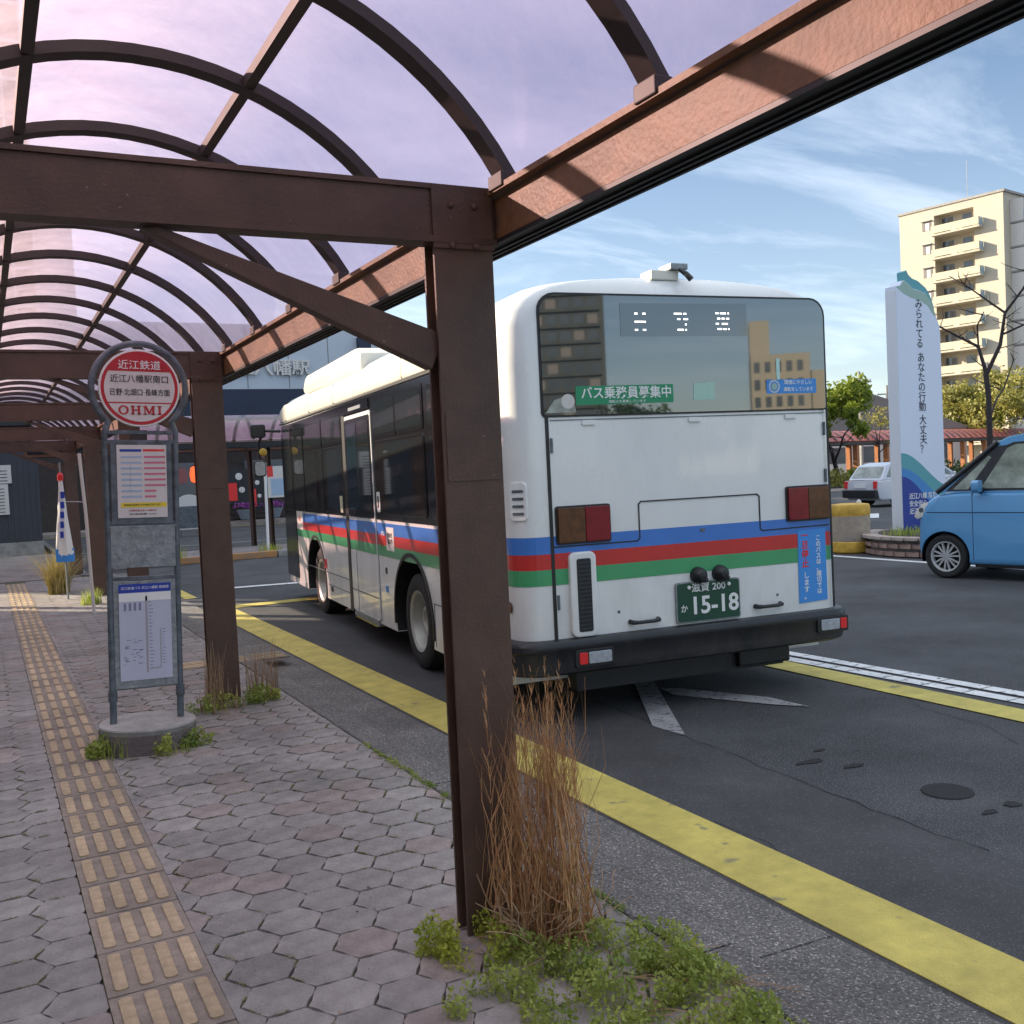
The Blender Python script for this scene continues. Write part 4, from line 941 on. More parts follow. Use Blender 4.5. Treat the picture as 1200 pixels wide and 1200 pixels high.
for k, t_ in enumerate(('近江八幡 防犯', '安全安心', '近江八幡市')):
    text(t_, .115, M['white'], ts, (.16, -.0075, .93-k*.135), align='LEFT', bold=.012)
plt = thing('brick_planter', 'low rounded brick planter round the foot of the tower sign', 'planter', (0, 0, 0))
pc = [(12.95, 9.2)]; cx, cy = 14.5, 12.2
outer = []
for i in range(21):
    a = R(90+180*i/20) ; outer.append((14.6+1.65*math.cos(a), 11.9+1.45*math.sin(a)))
def cap(r, n=26):
    P_ = []
    for i in range(n+1):
        a = R(90+180*i/n); P_.append((14.86+r*math.cos(a), 12.05+r*.92*math.sin(a)))
    for i in range(n+1):
        a = R(-90+180*i/n); P_.append((17.2+r*math.cos(a), 12.0+r*.92*math.sin(a)))
    return P_
MB().prism(cap(1.46), 0, .335, 'z').build('core', M['mortar'], plt)
MB().prism(cap(1.30), .33, .345, 'z').build('soil', M['soil'], plt)
pc = cap(1.50, 22)
def along(P_, step):
    out = []; per = 0; n = len(P_); carry = 0
    for i in range(n):
        a = Vector(P_[i]); b_ = Vector(P_[(i+1) % n]); L_ = (b_-a).length; d = (b_-a).normalized() if L_ > 1e-6 else Vector((1, 0))
        t = carry
        while t < L_: out.append((a+d*t, math.atan2(d.y, d.x))); t += step
        carry = t-L_
    return out
brm = MB().box(-.105, .105, -.05, .05, 0, .075).mesh('brick', M['brick'], bevel=.006)
capm = MB().box(-.105, .105, -.1, .1, 0, .06).mesh('brick', mat('coping', (.4, .33, .29), .85, var=.15, rand=.1), bevel=.012)
for row in range(3):
    for i, (p, a) in enumerate(along(pc, .22)):
        if p.x > 16.2 or p.y > 13.4: continue
        if row == 2: link('brick', capm, plt, None, (p.x, p.y, .285), (0, 0, a))
        else:
            o = (.11 if row % 2 else 0)
            link('brick', brm, plt, None, (p.x+o*math.cos(a), p.y+o*math.sin(a), .02+row*.09 + row*.04), (0, 0, a))

# ---- leaf helpers
def leaves(bb, pts, size, rnd, flat=0.0):
    for p in pts:
        s = size*rnd.uniform(.6, 1.35); a = Vector((rnd.gauss(0, 1), rnd.gauss(0, 1), rnd.gauss(0, 1)*(1-flat))).normalized()
        b_ = a.cross(Vector((rnd.gauss(0, 1), rnd.gauss(0, 1), rnd.gauss(0, 1)))).normalized(); p = Vector(p)
        bb.add([p-a*s*.5, p+b_*s*.28, p+a*s*.5, p-b_*s*.28], [(0, 1, 2, 3)])
def blades(bb, cx, cy, z, n, h, spread, lean, wd, rnd, curl=.25, rx=1.0):
    for _ in range(n):
        a = rnd.uniform(0, 2*PI); r = spread*math.sqrt(rnd.random()); x = cx+r*math.cos(a)*rx; y = cy+r*math.sin(a)
        hh = h*rnd.uniform(.55, 1.05); la = rnd.uniform(0, 2*PI); le = lean*rnd.random()*hh; w = wd*rnd.uniform(.6, 1.3)
        ww = Vector((math.cos(la+1.57), math.sin(la+1.57), 0)); k = 5; vs = []
        ph = rnd.uniform(0, 6); 
        for i in range(k+1):
            t = i/k; off = le*t**1.8; wob = curl*hh*.08*math.sin(ph+t*7)
            p = Vector((x+math.cos(la)*(off+wob), y+math.sin(la)*(off-wob), z+hh*(t-.12*le/hh*t*t)))
            q = w*(1-t*.85)/2; vs += [p-ww*q, p+ww*q]
        bb.add(vs, [(2*i, 2*i+1, 2*i+3, 2*i+2) for i in range(k)])
rp_ = random.Random(11)
# weeds in the planter
bb = MB()
for _ in range(14): blades(bb, rp_.uniform(13.4, 15.8), rp_.uniform(11.2, 12.8), .34, 26, .16, .2, .7, .02, rp_)
stuff(bb.build('planter_weeds', M['weed'], recalc=False), 'low green and yellow weeds filling the brick planter under the tower sign', 'weeds')

# ================================================================ BARREL
br = thing('crash_barrel', 'worn yellow and grey plastic drum standing behind the bus corner', 'barrel', (13.62, 13.22, 0))
prof = [(.30, 0), (.335, .03), (.345, .12), (.34, .2), (.33, .21)]
MB().lathe(prof, n=26).build('lower_band', M['barrel_y'], br, smooth=True)
MB().lathe([(.33, .2101), (.338, .25), (.33, .4), (.34, .55), (.335, .66)], n=26).build('middle_band', M['barrel_g'], br, smooth=True)
MB().lathe([(.335, .6601), (.345, .7), (.34, .82), (.32, .86), (.2, .875), (.001, .87)], n=26).build('upper_band', M['barrel_y'], br, smooth=True)
MB().lathe([(.04, .86), (.045, .89), (.03, .93), (.001, .94)], (.12, -.1, 0), n=12).build('cap', M['offwhite'], br, smooth=True)

# ================================================================ CARS
def side_loft(prof, hw, inset_edges, name, m, parent, smooth=True):
    """prof: closed (y,z) outline; lofted across x with tucked-in flanks"""
    cy = sum(p[0] for p in prof)/len(prof); cz = sum(p[1] for p in prof)/len(prof); rr = []
    for x, k in inset_edges:
        rr.append([(x, cy+(p[0]-cy)*(1-k*.6), cz+(p[1]-cz)*(1-k)) for p in prof])
    return MB().rings(rr).build(name, m, parent, smooth=smooth)
def car_wheel(parent, y, x, r, out, rimr, m, spokes=7, wd=.17):
    s = 1 if out < 0 else -1
    prof = [(rimr, 0), (rimr+.015, -.008), (r-.03, -.006), (r-.006, .015), (r, .04), (r, wd-.03), (rimr, wd)]
    t = MB().lathe([(a, s*h_) for a, h_ in prof], (x, y, r), 'x', n=36, cap=False).build('wheel', M['tyre'], parent, smooth=True)
    MB().lathe([(.001, s*.09), (rimr, s*.09), (rimr, s*.1)], (x, y, r), 'x', n=30).build('brake_backing', M['black'], t)
    rim = MB().lathe([(rimr-.022, s*.02), (rimr-.012, s*-.002), (rimr+.002, s*-.004), (rimr, s*.06), (rimr-.02, s*.06)], (x, y, r), 'x', n=36, cap=False)
    rim.lathe([(.001, s*.012), (.03, s*.012), (.036, s*.05)], (x, y, r), 'x', n=14)
    for k in range(spokes):
        a0 = 2*PI*k/spokes+.2
        for da in (-.13, .13):
            a = a0+da; c_, s_ = math.cos(a), math.sin(a); n_ = (-s_*.011, c_*.011)
            p0 = (c_*.025, s_*.025); p1 = (math.cos(a0+da*1.5)*(rimr-.01), math.sin(a0+da*1.5)*(rimr-.01))
            q = [(p0[0]-n_[0], p0[1]-n_[1]), (p1[0]-n_[0], p1[1]-n_[1]), (p1[0]+n_[0], p1[1]+n_[1]), (p0[0]+n_[0], p0[1]+n_[1])]
            rim.prism([(y+i, r+j) for i, j in q], x+s*.012, x+s*.04, 'x')
    rim.build('rim', m, t, smooth=False)
# --- blue kei car: local +y forward, left flank at x=0
car = thing('parked_car', 'bright blue tall hatchback with alloy wheels entering at the right edge', 'car', (11.5, 9.49, 0), R(12))
cw = 1.48
low = [(-2.95, .28), (-2.98, .5), (-2.96, .9), (-2.90, 1.17), (-.38, 1.17), (-.16, 1.165), (.10, 1.14), (.28, 1.09), (.40, .99), (.45, .84), (.47, .68), (.48, .42), (.44, .25), (.36, .2), (-2.85, .2)]
def tuck(prof, w, e):
    rr = []
    for x, k, zc in e:
        rr.append([(x, p[0] + (-.55-p[0])*k*.35, p[1] + (.62-p[1])*k) for p in prof])
    return rr
E_ = [(.075, .16, 0), (.03, .06, 0), (.006, .02, 0), (0, .0, 0)]
E2 = [(x, k, z) for x, k, z in E_] 
cbx = []
for x, k in ((.0, .10), (.012, .045), (.045, .012), (.16, .0), (cw-.16, 0), (cw-.045, .012), (cw-.012, .045), (cw, .10)):
    y_in = .30 if x < .1 or x > cw-.1 else 0
    rr_ = []
    for p in low:
        ty_ = k*(.9 if p[0] > .1 else .25); yy = p[0] + (-1.2-p[0])*ty_*.6; zz = p[1]+(.62-p[1])*k*1.1
        if p[0] > .1: yy -= (abs(x-cw/2)/(cw/2))**3*.11
        rr_.append((x, yy, zz))
    cbx.append(rr_)
cbody = MB().rings(cbx).build('body', M['carblue'], car, smooth=True)
cut = [MB().lathe([(.345, -.3), (.345, .32)], (0, yy, .30), 'x', n=36).build('cutter', M['black'], car) for yy in (0, -2.45)]
boolean(cbody, cut)
while len(cbody.data.materials) > 1: cbody.data.materials.pop()
cbody.data.set_sharp_from_angle(angle=R(32))
for yy in (0, -2.45):
    q = [(yy+math.cos(R(a))*.343, .30+math.sin(R(a))*.343) for a in range(-14, 195, 8)]; n = len(q)
    MB().add([(.03, y, z) for y, z in q]+[(.33, y, z) for y, z in q], [(k, k+1, n+k+1, n+k) for k in range(n-1)]).add([(.33, y, z) for y, z in q], [tuple(range(n))]).build('wheel_well', M['black'], car)
# greenhouse (x tucks in towards the roof)
gh = [(-2.86, 1.16), (-2.70, 1.72), (-2.5, 1.86), (-1.6, 1.905), (-1.05, 1.90), (-.84, 1.87), (-.66, 1.79), (.10, 1.165)]
def tx(z): return .035 + max(0, z-1.16)*.16
def ghring(x_of):
    return [(x_of(p[1]), p[0], p[1]) for p in gh]
rr_ = [ghring(lambda z: tx(z)), ghring(lambda z: tx(z)+.03), ghring(lambda z: cw-tx(z)-.03), ghring(lambda z: cw-tx(z))]
for p_i, p in enumerate(rr_[0]): pass
cab = MB().rings(rr_).build('cabin', M['carblue'], car, smooth=True, bevel=0)
MB().rings([[(x, y, z) for (y, z) in ((-2.55, 1.868), (-1.6, 1.912), (-1.03, 1.908), (-.82, 1.878), (-.70, 1.82), (-.74, 1.80), (-1.0, 1.87), (-2.5, 1.83))] for x in (.155, .2, cw-.2, cw-.155)]).build('roof', M['carroof'], car, smooth=True)
def gpane(name, m, pts, off=.006, parent=None):
    v1 = [(tx(z)-off, y, z) for y, z in pts]; v2 = [(tx(z)+.02, y, z) for y, z in pts]; n = len(pts)
    return MB().add(v1+v2, [tuple(range(n)), tuple(range(n, 2*n))[::-1]] + [(i, (i+1) % n, n+(i+1) % n, n+i) for i in range(n)]).build(name, m, parent or cab)
dg_ = gpane('door_window', M['black'], [(-.42, 1.185), (-.78, 1.76), (-.9, 1.805), (-1.62, 1.83), (-1.62, 1.185)], .004)
gpane('pane', M['carglass'], [(-.50, 1.215), (-.82, 1.73), (-.93, 1.775), (-1.57, 1.795), (-1.57, 1.215)], .008, dg_)
dg2 = gpane('door_window', M['black'], [(-1.70, 1.185), (-1.70, 1.83), (-2.4, 1.79), (-2.62, 1.6), (-2.68, 1.185)], .004)
gpane('pane', M['carglass'], [(-1.75, 1.215), (-1.75, 1.79), (-2.36, 1.75), (-2.56, 1.58), (-2.62, 1.215)], .008, dg2)
qd = gpane('quarter_window', M['black'], [(-.02, 1.185), (-.64, 1.755), (-.80, 1.77), (-.415, 1.185)], .0045)
gpane('pane', M['carglass'], [(-.12, 1.205), (-.58, 1.64), (-.62, 1.62), (-.33, 1.205)], .008, qd)
MB().add([(.07, .075, 1.19), (cw-.07, .075, 1.19), (cw-.15, -.655, 1.80), (.15, -.655, 1.80)], [(0, 1, 2, 3)]).xf(Matrix.Translation((0, .012, .012))).build('windscreen', M['carglass'], car)
MB().tube([(.03, .10, 1.17), (tx(1.5)-.0, -.32, 1.50), (.13, -.70, 1.815)], .034, 8).build('windscreen_pillar', M['black'], cab)
mr2 = MB().prism(rrect(-.17, -.02, 1.17, 1.33, .05), -.56, -.46, 'y').build('wing_mirror', M['carblue'], car, bevel=.025, smooth=True)
B('mirror_stalk', M['black'], mr2, -.04, .05, -.54, -.47, 1.17, 1.23)
M['headlamp'] = mat('headlamp_lens', (.75, .72, .64), .12, coat=.8, var=.12, vscale=25)
hl = MB().prism([(.24, .86), (.40, .80), (.44, .84), (.40, .93), (.31, 1.02), (.23, 1.04)], .02, .2, 'x').build('headlight', M['headlamp'], car, bevel=.015, smooth=True)
MB().lathe([(.001, 0), (.035, 0), (.04, .03)], (.015, .33, .93), 'x', n=14).build('lamp_bowl', M['galvdark'], hl)
bb = MB()
for pts in ([(-.40, .27), (-.392, .27), (-.392, 1.16), (-.40, 1.16)], [(-1.66, .3), (-1.652, .3), (-1.652, 1.16), (-1.66, 1.16)], [(-2.6, .905), (.24, .905), (.24, .893), (-2.6, .893)]):
    bb.prism(pts, -.001, .02, 'x')
bb.xf(Matrix.Translation((.0, 0, 0))).build('door_seam', mat('dark_blue_gap', (.012, .04, .09), .5), car)
MB().box(.03, .09, -2.4+.42, -.4, .17, .235).build('sill', M['black'], car, bevel=.01)
for yy in (-1.45, -1.85): MB().box(-.02, .02, yy-.09, yy+.09, 1.0, 1.03).build('door_handle', M['carblue'], car, bevel=.01)
car_wheel(car, 0, .02, .30, -1, .205, M['alloy']); car_wheel(car, -2.45, .02, .30, -1, .205, M['alloy'])
car_wheel(car, 0, cw-.02, .30, 1, .205, M['alloy']); car_wheel(car, -2.45, cw-.02, .30, 1, .205, M['alloy'])
MB().box(.3, 1.15, .40, .5, .32, .5).build('front_grille', M['black'], car, bevel=.02)

def sedan(label, loc, rz, m, wagon=False):
    c = thing('parked_car', label, 'car', loc, rz)
    w = 1.66; L = 4.5
    low = [(-2.2, .3), (-2.25, .55), (-2.22, .86), (-1.2, .90), (1.0, .9), (2.0, .8), (2.22, .62), (2.22, .3), (2.1, .22), (-2.1, .22)]
    rr = []
    for x, k in ((0, .12), (.02, .04), (.1, 0), (w-.1, 0), (w-.02, .04), (w, .12)):
        rr.append([(x, p[0]*(1-k*.25), p[1]+(.6-p[1])*k) for p in low])
    bo = MB().rings(rr).build('body', m, c, smooth=True)
    boolean(bo, [MB().lathe([(.33, -.3), (.33, w+.3)], (0, yy, .3), 'x', n=28).build('cutter', M['black'], c) for yy in (-1.35, 1.35)])
    while len(bo.data.materials) > 1: bo.data.materials.pop()
    bo.data.set_sharp_from_angle(angle=R(32))
    MB().box(.3, w-.3, -2, 2, .25, .7).build('underbody', M['black'], c)
    g = [(-2.05, .88), (-1.75, 1.33), (-1.3, 1.42), (.1, 1.43), (.35, 1.38), (1.1, .88)] if wagon else [(-1.75, .88), (-1.15, 1.36), (-.8, 1.42), (.1, 1.43), (.35, 1.38), (1.1, .88)]
    t_ = lambda z: .04+max(0, z-.88)*.28
    ca = MB().rings([[(t_(z), y, z) for y, z in g], [(w-t_(z), y, z) for y, z in g]]).build('cabin', m, c)
    def pn(pts, nm='window'):
        for sgn in (0, 1):
            v1 = [((t_(z)-.006) if not sgn else (w-t_(z)+.006), y, z) for y, z in pts]; v2 = [((t_(z)+.02) if not sgn else (w-t_(z)-.02), y, z) for y, z in pts]; n = len(pts)
            MB().add(v1+v2, [tuple(range(n)), tuple(range(n, 2*n))[::-1]]+[(i, (i+1) % n, n+(i+1) % n, n+i) for i in range(n)]).build(nm, M['carglass'], ca)
    if wagon: pn([(-1.85, .95), (-1.6, 1.31), (-1.15, 1.36), (-1.15, .95)])
    pn([(-1.07 if wagon else -1.45, .95), (-1.07, 1.34), (-.4, 1.37), (-.4, .95)]); pn([(-.32, .95), (-.32, 1.37), (.1, 1.37), (.3, 1.34), (.9, .95)])
    a, b_ = (g[0], g[1])
    for (a, b_, o_) in ((g[0], g[1], -1), (g[-1], g[-2], 1)):
        f_ = lambda t: (a[0]+(b_[0]-a[0])*t + o_*.01, a[1]+(b_[1]-a[1])*t+.008)
        y0, z0 = f_(.12); y1, z1 = f_(.9)
        MB().add([(.14, y0, z0), (w-.14, y0, z0), (w-.22, y1, z1), (.22, y1, z1)], [(0, 1, 2, 3)]).build('windscreen', M['carglass'], ca)
    MB().box(.03, w-.03, -2.34, -2.1, .3, .56).build('rear_bumper', M['black'], c, bevel=.03)
    MB().box(.03, w-.03, 2.1, 2.32, .3, .5).build('front_bumper', m, c, bevel=.03)
    for x in (.06, w-.2): MB().box(x, x+.14, -2.27, -2.2, .6, .84).build('tail_lamp', M['brightred'], c, bevel=.01)
    for x in (.08, w-.36): MB().box(x, x+.28, 2.12, 2.2, .6, .74).build('headlight', M['lampclear'], c, bevel=.01)
    MB().box(.55, w-.55, -2.275, -2.24, .62, .76).build('number_plate', M['white'], c)
    for yy in (-1.35, 1.35):
        car_wheel(c, yy, .03, .3, -1, .2, M['galv'], spokes=6); car_wheel(c, yy, w-.03, .3, 1, .2, M['galv'], spokes=6)
    MB().prism(rrect(-.14, 0, .93, 1.03, .03), .72, .8, 'y').build('wing_mirror', m, c); MB().prism(rrect(w, w+.14, .93, 1.03, .03), .72, .8, 'y').build('wing_mirror', m, c)
    return c
sedan('white estate car with black rear bumper parked beyond the yellow drum', (27.6, 24.6, 0), R(-97), M['carwhite'], wagon=True)
sedan('silver car half hidden between the tower sign and the blue car', (23.3, 17.2, 0), R(-62), M['carsilver'])

# ================================================================ RIGHT BACKGROUND
# red roofed walkway
def polar(az, d): return (math.sin(R(az))*d, math.cos(R(az))*d)
A_ = Vector((45.3-26.7*.4, 43.8-8.2*.4)); D_ = Vector((26.7, 8.2)).normalized()
rw_ = thing('red_roof_walkway', 'long low walkway with curved red ribbed roof behind the parked cars', 'canopy', (A_.x, A_.y, 0), math.atan2(D_.y, D_.x))
Lw = 62
k = 0
def roofseg(x0, x1, R_=2.4):
    vs = []; n = 8
    for i in range(n+1):
        a = R(-52+104*i/n); vs += [(x0, 1.6+R_*math.sin(a)*.75, 1.45+R_*math.cos(a)*.72), (x1, 1.6+R_*math.sin(a)*.75, 1.45+R_*math.cos(a)*.72)]
    return vs, [(2*i, 2*i+1, 2*i+3, 2*i+2) for i in range(n)]
v_, f_ = roofseg(0, 1.96); pmw = MB().add(v_, f_).mesh('roof_panel', M['poly_red'], smooth=True)
v_, f_ = roofseg(-.09, .09, 2.45); rmw = MB().add(v_, f_).mesh('roof_rib', M['dark_brown'], smooth=True)
for i in range(30):
    link('roof_panel', pmw, rw_, None, (i*2, 0, 0)); link('roof_rib', rmw, rw_, None, (i*2+.98, 0, .02)); link('roof_rib', rmw, rw_, None, (i*2+1.98, 0, .02))
B('eave_beam', M['dark_brown'], rw_, 0, 60, .12, .25, 2.28, 2.46); B('eave_beam', M['dark_brown'], rw_, 0, 60, 2.95, 3.08, 2.28, 2.46)
pm_ = MB().box(-.14, .14, -.14, .14, 0, 2.3).mesh('post', M['brickpost'])
for i in range(16):
    link('post', pm_, rw_, None, (i*4+.5, .3, 0)); link('post', pm_, rw_, None, (i*4+.5, 2.8, 0))
struct(B('far_pavement', M['paver_r'], None, 30, 110, 36, 39, -.01, .01))
# apartment block
c1 = Vector((100.7, 74.1)); c2 = Vector((98.4, 86.2)); dv_ = (c2-c1).normalized(); az = math.atan2(dv_.y, dv_.x)
ap = thing('apartment_block', 'tall cream apartment block with balconies rising behind the tower sign', 'building', (c1.x, c1.y, 0), az)
# local: +x along the facade away (left in picture), +y... facade plane y=0 faces +y?
La = (c2-c1).length; Ht = 29.6; fl = 2.68
# front facade normal is local +y (towards -X world); body lies at y<0
rec0, rec1 = La*.27, La*.65
MB().box(0, rec0, -1.3, 0, 0, Ht).box(rec1, La, -1.3, 0, 0, Ht).box(rec0, rec1, -1.3, 0, Ht-.9, Ht).build('wall', M['cream_wall'], ap)
MB().box(0, La, -22, -1.301, 0, Ht-.01).build('wall', M['cream_wall'], ap)
B('roof_slab', M['concrete'], ap, -.2, La+.2, -22.2, .12, Ht+.001, Ht+.25)
MB().tube([(6, -4, Ht), (6, -4, Ht+5.5)], .035, 6).build('antenna', M['galv'], ap)
for f_i in range(11):
    z = Ht-.95-fl*(f_i+1)+.25
    if z < 0: break
    bl = MB().box(rec0-1.05, rec1-.05, -1.29, .95, z, z+.2).build('balcony', M['cream_wall'], ap)
    B('balcony_rail', M['balcony'], bl, rec0-1.0, rec1-.1, .86, .93, z+.3, z+1.12)
    B('balcony_rail', M['balglass'], bl, rec0-1.04, rec0-.98, .05, .85, z+.2, z+1.1)
    bb = MB()
    for q in range(9): bb.box(rec0-.95+q*.62, rec0-.9+q*.62, .80, .85, z+.2, z+1.15)
    bb.build('balusters', M['concrete'], bl)
    w_ = B('window', M['window'], ap, rec1-1.6, rec1-.3, -1.3, -1.24, z+.2, z+2.2); B('pane', M['interior'], w_, rec1-1.5, rec1-1.0, -1.235, -1.23, z+.3, z+2.1)
    w_ = B('window', M['window'], ap, rec0+.9, rec0+1.9, -1.3, -1.24, z+.2, z+2.2)
    B('ac_unit', M['offwhite'], ap, rec0+2.4, rec0+3.1, -1.0, -.7, z+.2, z+.8)
    # small window left of the recess
    w_ = B('window', M['interior'], ap, rec1+.35, rec1+1.45, -.01, .03, z+.95, z+2.0); B('pane', M['white'], w_, rec1+.6, rec1+1.0, .031, .05, z+.95, z+1.8)
    B('hood', M['concrete'], w_, rec1+.3, rec1+1.5, .0, .22, z+2.02, z+2.12)
    # balconies on the right hand face (local -x side)
    for q in range(3):
        y0 = -1.5-q*6.6
        b2 = MB().box(-1.5, -.001, y0-6.2, y0, z, z+.2).build('balcony', M['concrete'], ap)
        B('balcony_rail', M['balglass'], b2, -1.5, -1.44, y0-6.2, y0-.0, z+.25, z+1.2)
        B('partition', M['offwhite'], b2, -1.43, -.01, y0-.15, y0, z+.2, z+2.6)
        B('window', M['window'], ap, -.04, -.005, y0-5.2, y0-1, z+.2, z+2.2)
# further houses low on the skyline
def house(label, az_, d, w, dep, h, m, rz=0, roof=None, group=None):
    x, y = polar(az_, d); t = thing('house', label, 'building', (x, y, 0), rz, group)
    B('wall', m, t, -w/2, w/2, -dep/2, dep/2, 0, h)
    if roof: MB().prism([(-w/2-.4, h), (w/2+.4, h), (0, h+w*.22)], -dep/2-.4, dep/2+.4, 'y').build('roof', roof, t)
    else: B('parapet', M['concrete'], t, -w/2-.1, w/2+.1, -dep/2-.1, dep/2+.1, h+.001, h+.4)
    for i in range(int(w//2.6)):
        for j in range(int(h//3)):
            x0 = -w/2+.8+i*2.6; B('window', M['window'], t, x0, x0+1.3, -dep/2-.04, -dep/2-.002, j*3+1, j*3+2.3)
    return t
house('low pale house with grey roof glimpsed between the bus and tower sign', 46.9, 92, 14, 8, 3.4, M['offwhite'], R(-40), M['interior'])
house('grey flat roofed building left of the apartment block', 48.2, 140, 12, 10, 6.0, M['concrete'], R(-45))
house('distant beige building behind the hedge trees at right', 56.5, 150, 30, 12, 9, M['cream_wall'], R(-50))
# utility poles & wires
for i, (a_, d) in enumerate(((46.55, 85), (47.9, 105))):
    x, y = polar(a_, d); t = thing('utility_pole', ('thin utility pole with crossarm just right of the leafy tree', 'thin far utility pole close to the tower sign')[i], 'utility pole', (x, y, 0), R(-45))
    MB().tube([(0, 0, 0), (0, 0, 8.2)], [.16, .1], 8).build('pole', M['concrete'], t); B('crossarm', M['galv'], t, -.9, .9, -.05, .05, 7.3, 7.42); B('crossarm', M['galv'], t, -.7, .7, -.05, .05, 6.6, 6.7)
    for q in (-.8, 0, .8): MB().lathe([(.05, 7.42), (.06, 7.5), (.03, 7.6)], (q, 0, 0), n=8).build('insulator', M['offwhite'], t)

# trees
def branch(bb, p, d, L, r, depth, rnd, tips, spread=.55, upb=.15, nseg=4, mind=0):
    pts = [p.copy()]; rs = [r]; q = p.copy(); dd = d.copy()
    for i in range(nseg):
        dd = (dd + Vector((rnd.gauss(0, .13), rnd.gauss(0, .13), rnd.gauss(0, .09)+upb*.3))).normalized()
        q = q + dd*L/nseg; pts.append(q.copy()); rs.append(r*(1-.42*(i+1)/nseg))
        if depth > 0 and i >= 1 and rnd.random() < .75:
            a = rnd.uniform(0, 2*PI); s = dd.cross(Vector((math.cos(a), math.sin(a), .3))).normalized()
            nd_ = (dd*rnd.uniform(.5, 1)+s*spread*rnd.uniform(.8, 1.5)+Vector((0, 0, upb))).normalized()
            branch(bb, q, nd_, L*rnd.uniform(.5, .78), rs[-1]*.62, depth-1, rnd, tips, spread, upb, nseg)
    bb.tube(pts, rs, 6 if r > .03 else 4, caps=False)
    tips.append(q.copy())
    if depth > 0: branch(bb, q, dd, L*.6, rs[-1], depth-1, rnd, tips, spread, upb, nseg)
def tree(label, az_, d, h, crown_r, crown_z, mleaf, seed, nleaf=2600, size=.3, trunk_r=.18, loc=None, group=None, name='leafy_tree', flat=.75, clumps=22):
    rn = random.Random(seed); x, y = polar(az_, d) if loc is None else loc
    t = thing(name, label, 'tree', (x, y, 0), 0, group)
    bb = MB(); tips = []
    branch(bb, Vector((0, 0, 0)), Vector((0, 0, 1)), h*.45, trunk_r, 3, rn, tips, .7, .1)
    bb.build('trunk', M['bark'], t, smooth=True)
    lb = MB()
    cl = [(Vector((rn.gauss(0, .5)*crown_r, rn.gauss(0, .5)*crown_r, crown_z+rn.uniform(-.55, .6)*crown_r*flat)), crown_r*rn.uniform(.18, .42)) for _ in range(clumps)]
    cl += [(p, crown_r*.22) for p in tips if p.z > crown_z*.6][:25]
    for i in range(nleaf):
        c_, r_ = rn.choice(cl); v = Vector((rn.gauss(0, 1), rn.gauss(0, 1), rn.gauss(0, .7))).normalized()*r_*rn.random()**.4
        leaves(lb, [c_+v], size, rn)
    lb.build('crown', mleaf, t, recalc=False)
    return t
tree('yellow-green leafy tree rising just right of the bus corner', 45.3, 60, 6.1, 1.9, 4.7, M['leaf'], 5, 5200, .3, .16, clumps=34)
tree('slender half bare tree between the leafy tree and the tower sign', 47.5, 66, 5.2, 1.3, 3.9, M['leafy'], 9, 500, .16, .09)
for i, (a_, d, h, cr, cz, ml, lab) in enumerate((
    (51.0, 92, 7.2, 3.4, 4.4, 'leafy', 'yellowing bushy tree left of the bare tree trunk'),
    (52.6, 96, 8, 3.8, 4.8, 'leaf', 'broad green tree directly behind the bare tree trunk'),
    (54.6, 90, 8.5, 4.4, 5.0, 'leafy', 'large olive tree at the right edge above the red roof'),
    (57.5, 88, 9, 4.6, 5.0, 'leaf', 'dense green tree beyond the right edge'),
    (49.3, 100, 6, 2.6, 3.6, 'leaf', 'small green tree partly hidden by the tower sign'))):
    tree(lab, a_, d, h, cr, cz, M[ml], 20+i, 4200, .34, .2, flat=.55)
for i, (a_, d, cr) in enumerate(((45.0, 56, 1.1), (46.3, 57, 1.0), (50.6, 56, 1.3), (52.2, 57, 1.2))):
    x, y = polar(a_, d); rn = random.Random(60+i); lb = MB()
    for _ in range(900):
        v = Vector((rn.gauss(0, 1), rn.gauss(0, 1), abs(rn.gauss(0, .8)))).normalized()*cr*rn.random()**.35; v.z = abs(v.z)*.9
        leaves(lb, [v], .2, rn)
    o = lb.build('shrub', M[('leafy', 'leaf', 'leafd', 'leaf')[i]], recalc=False); o.location = (x, y, .1)
    tag(o, ('yellow-green shrub under the red roof beside the bus corner', 'green shrub under the red roof above the white car', 'dark shrub beside the tower sign under the red roof', 'green shrub under the red roof behind the blue car bonnet')[i], 'shrub')
# bare street tree
rn = random.Random(4); x, y = polar(52.75, 36)
bt = thing('bare_tree', 'leafless dark street tree with crooked limbs behind the blue car', 'tree', (x, y, 0), 0)
bb = MB(); tips = []
ex = Vector((math.cos(YAW), -math.sin(YAW), 0)); S_ = 36/F*1.10
def pt(px, py, dep=0.0): return Vector((0, 0, 1.75)) + ex*((px-1157)*S_) + Vector((0, 0, 1))*((527-py)*S_) + Vector((-ex.y, ex.x, 0))*dep
limbs = [([(1156, 585, 0), (1157, 520, 0), (1157, 480, 0), (1155, 455, 0)], .19, .15),
         ([(1155, 455, 0), (1150, 430, .1), (1132, 418, .3), (1112, 404, .5)], .12, .05),
         ([(1155, 458, 0), (1168, 430, -.1), (1172, 400, -.2), (1186, 380, -.4), (1200, 358, -.5)], .13, .05),
         ([(1172, 400, -.2), (1160, 388, .0), (1145, 372, .3), (1128, 360, .4)], .07, .025),
         ([(1150, 432, .1), (1148, 410, .0), (1152, 398, -.2)], .06, .03),
         ([(1170, 420, -.2), (1188, 412, -.5), (1206, 400, -.8)], .07, .03),
         ([(1157, 500, 0), (1172, 480, .5), (1185, 470, .9), (1199, 440, 1.1)], .08, .03)]
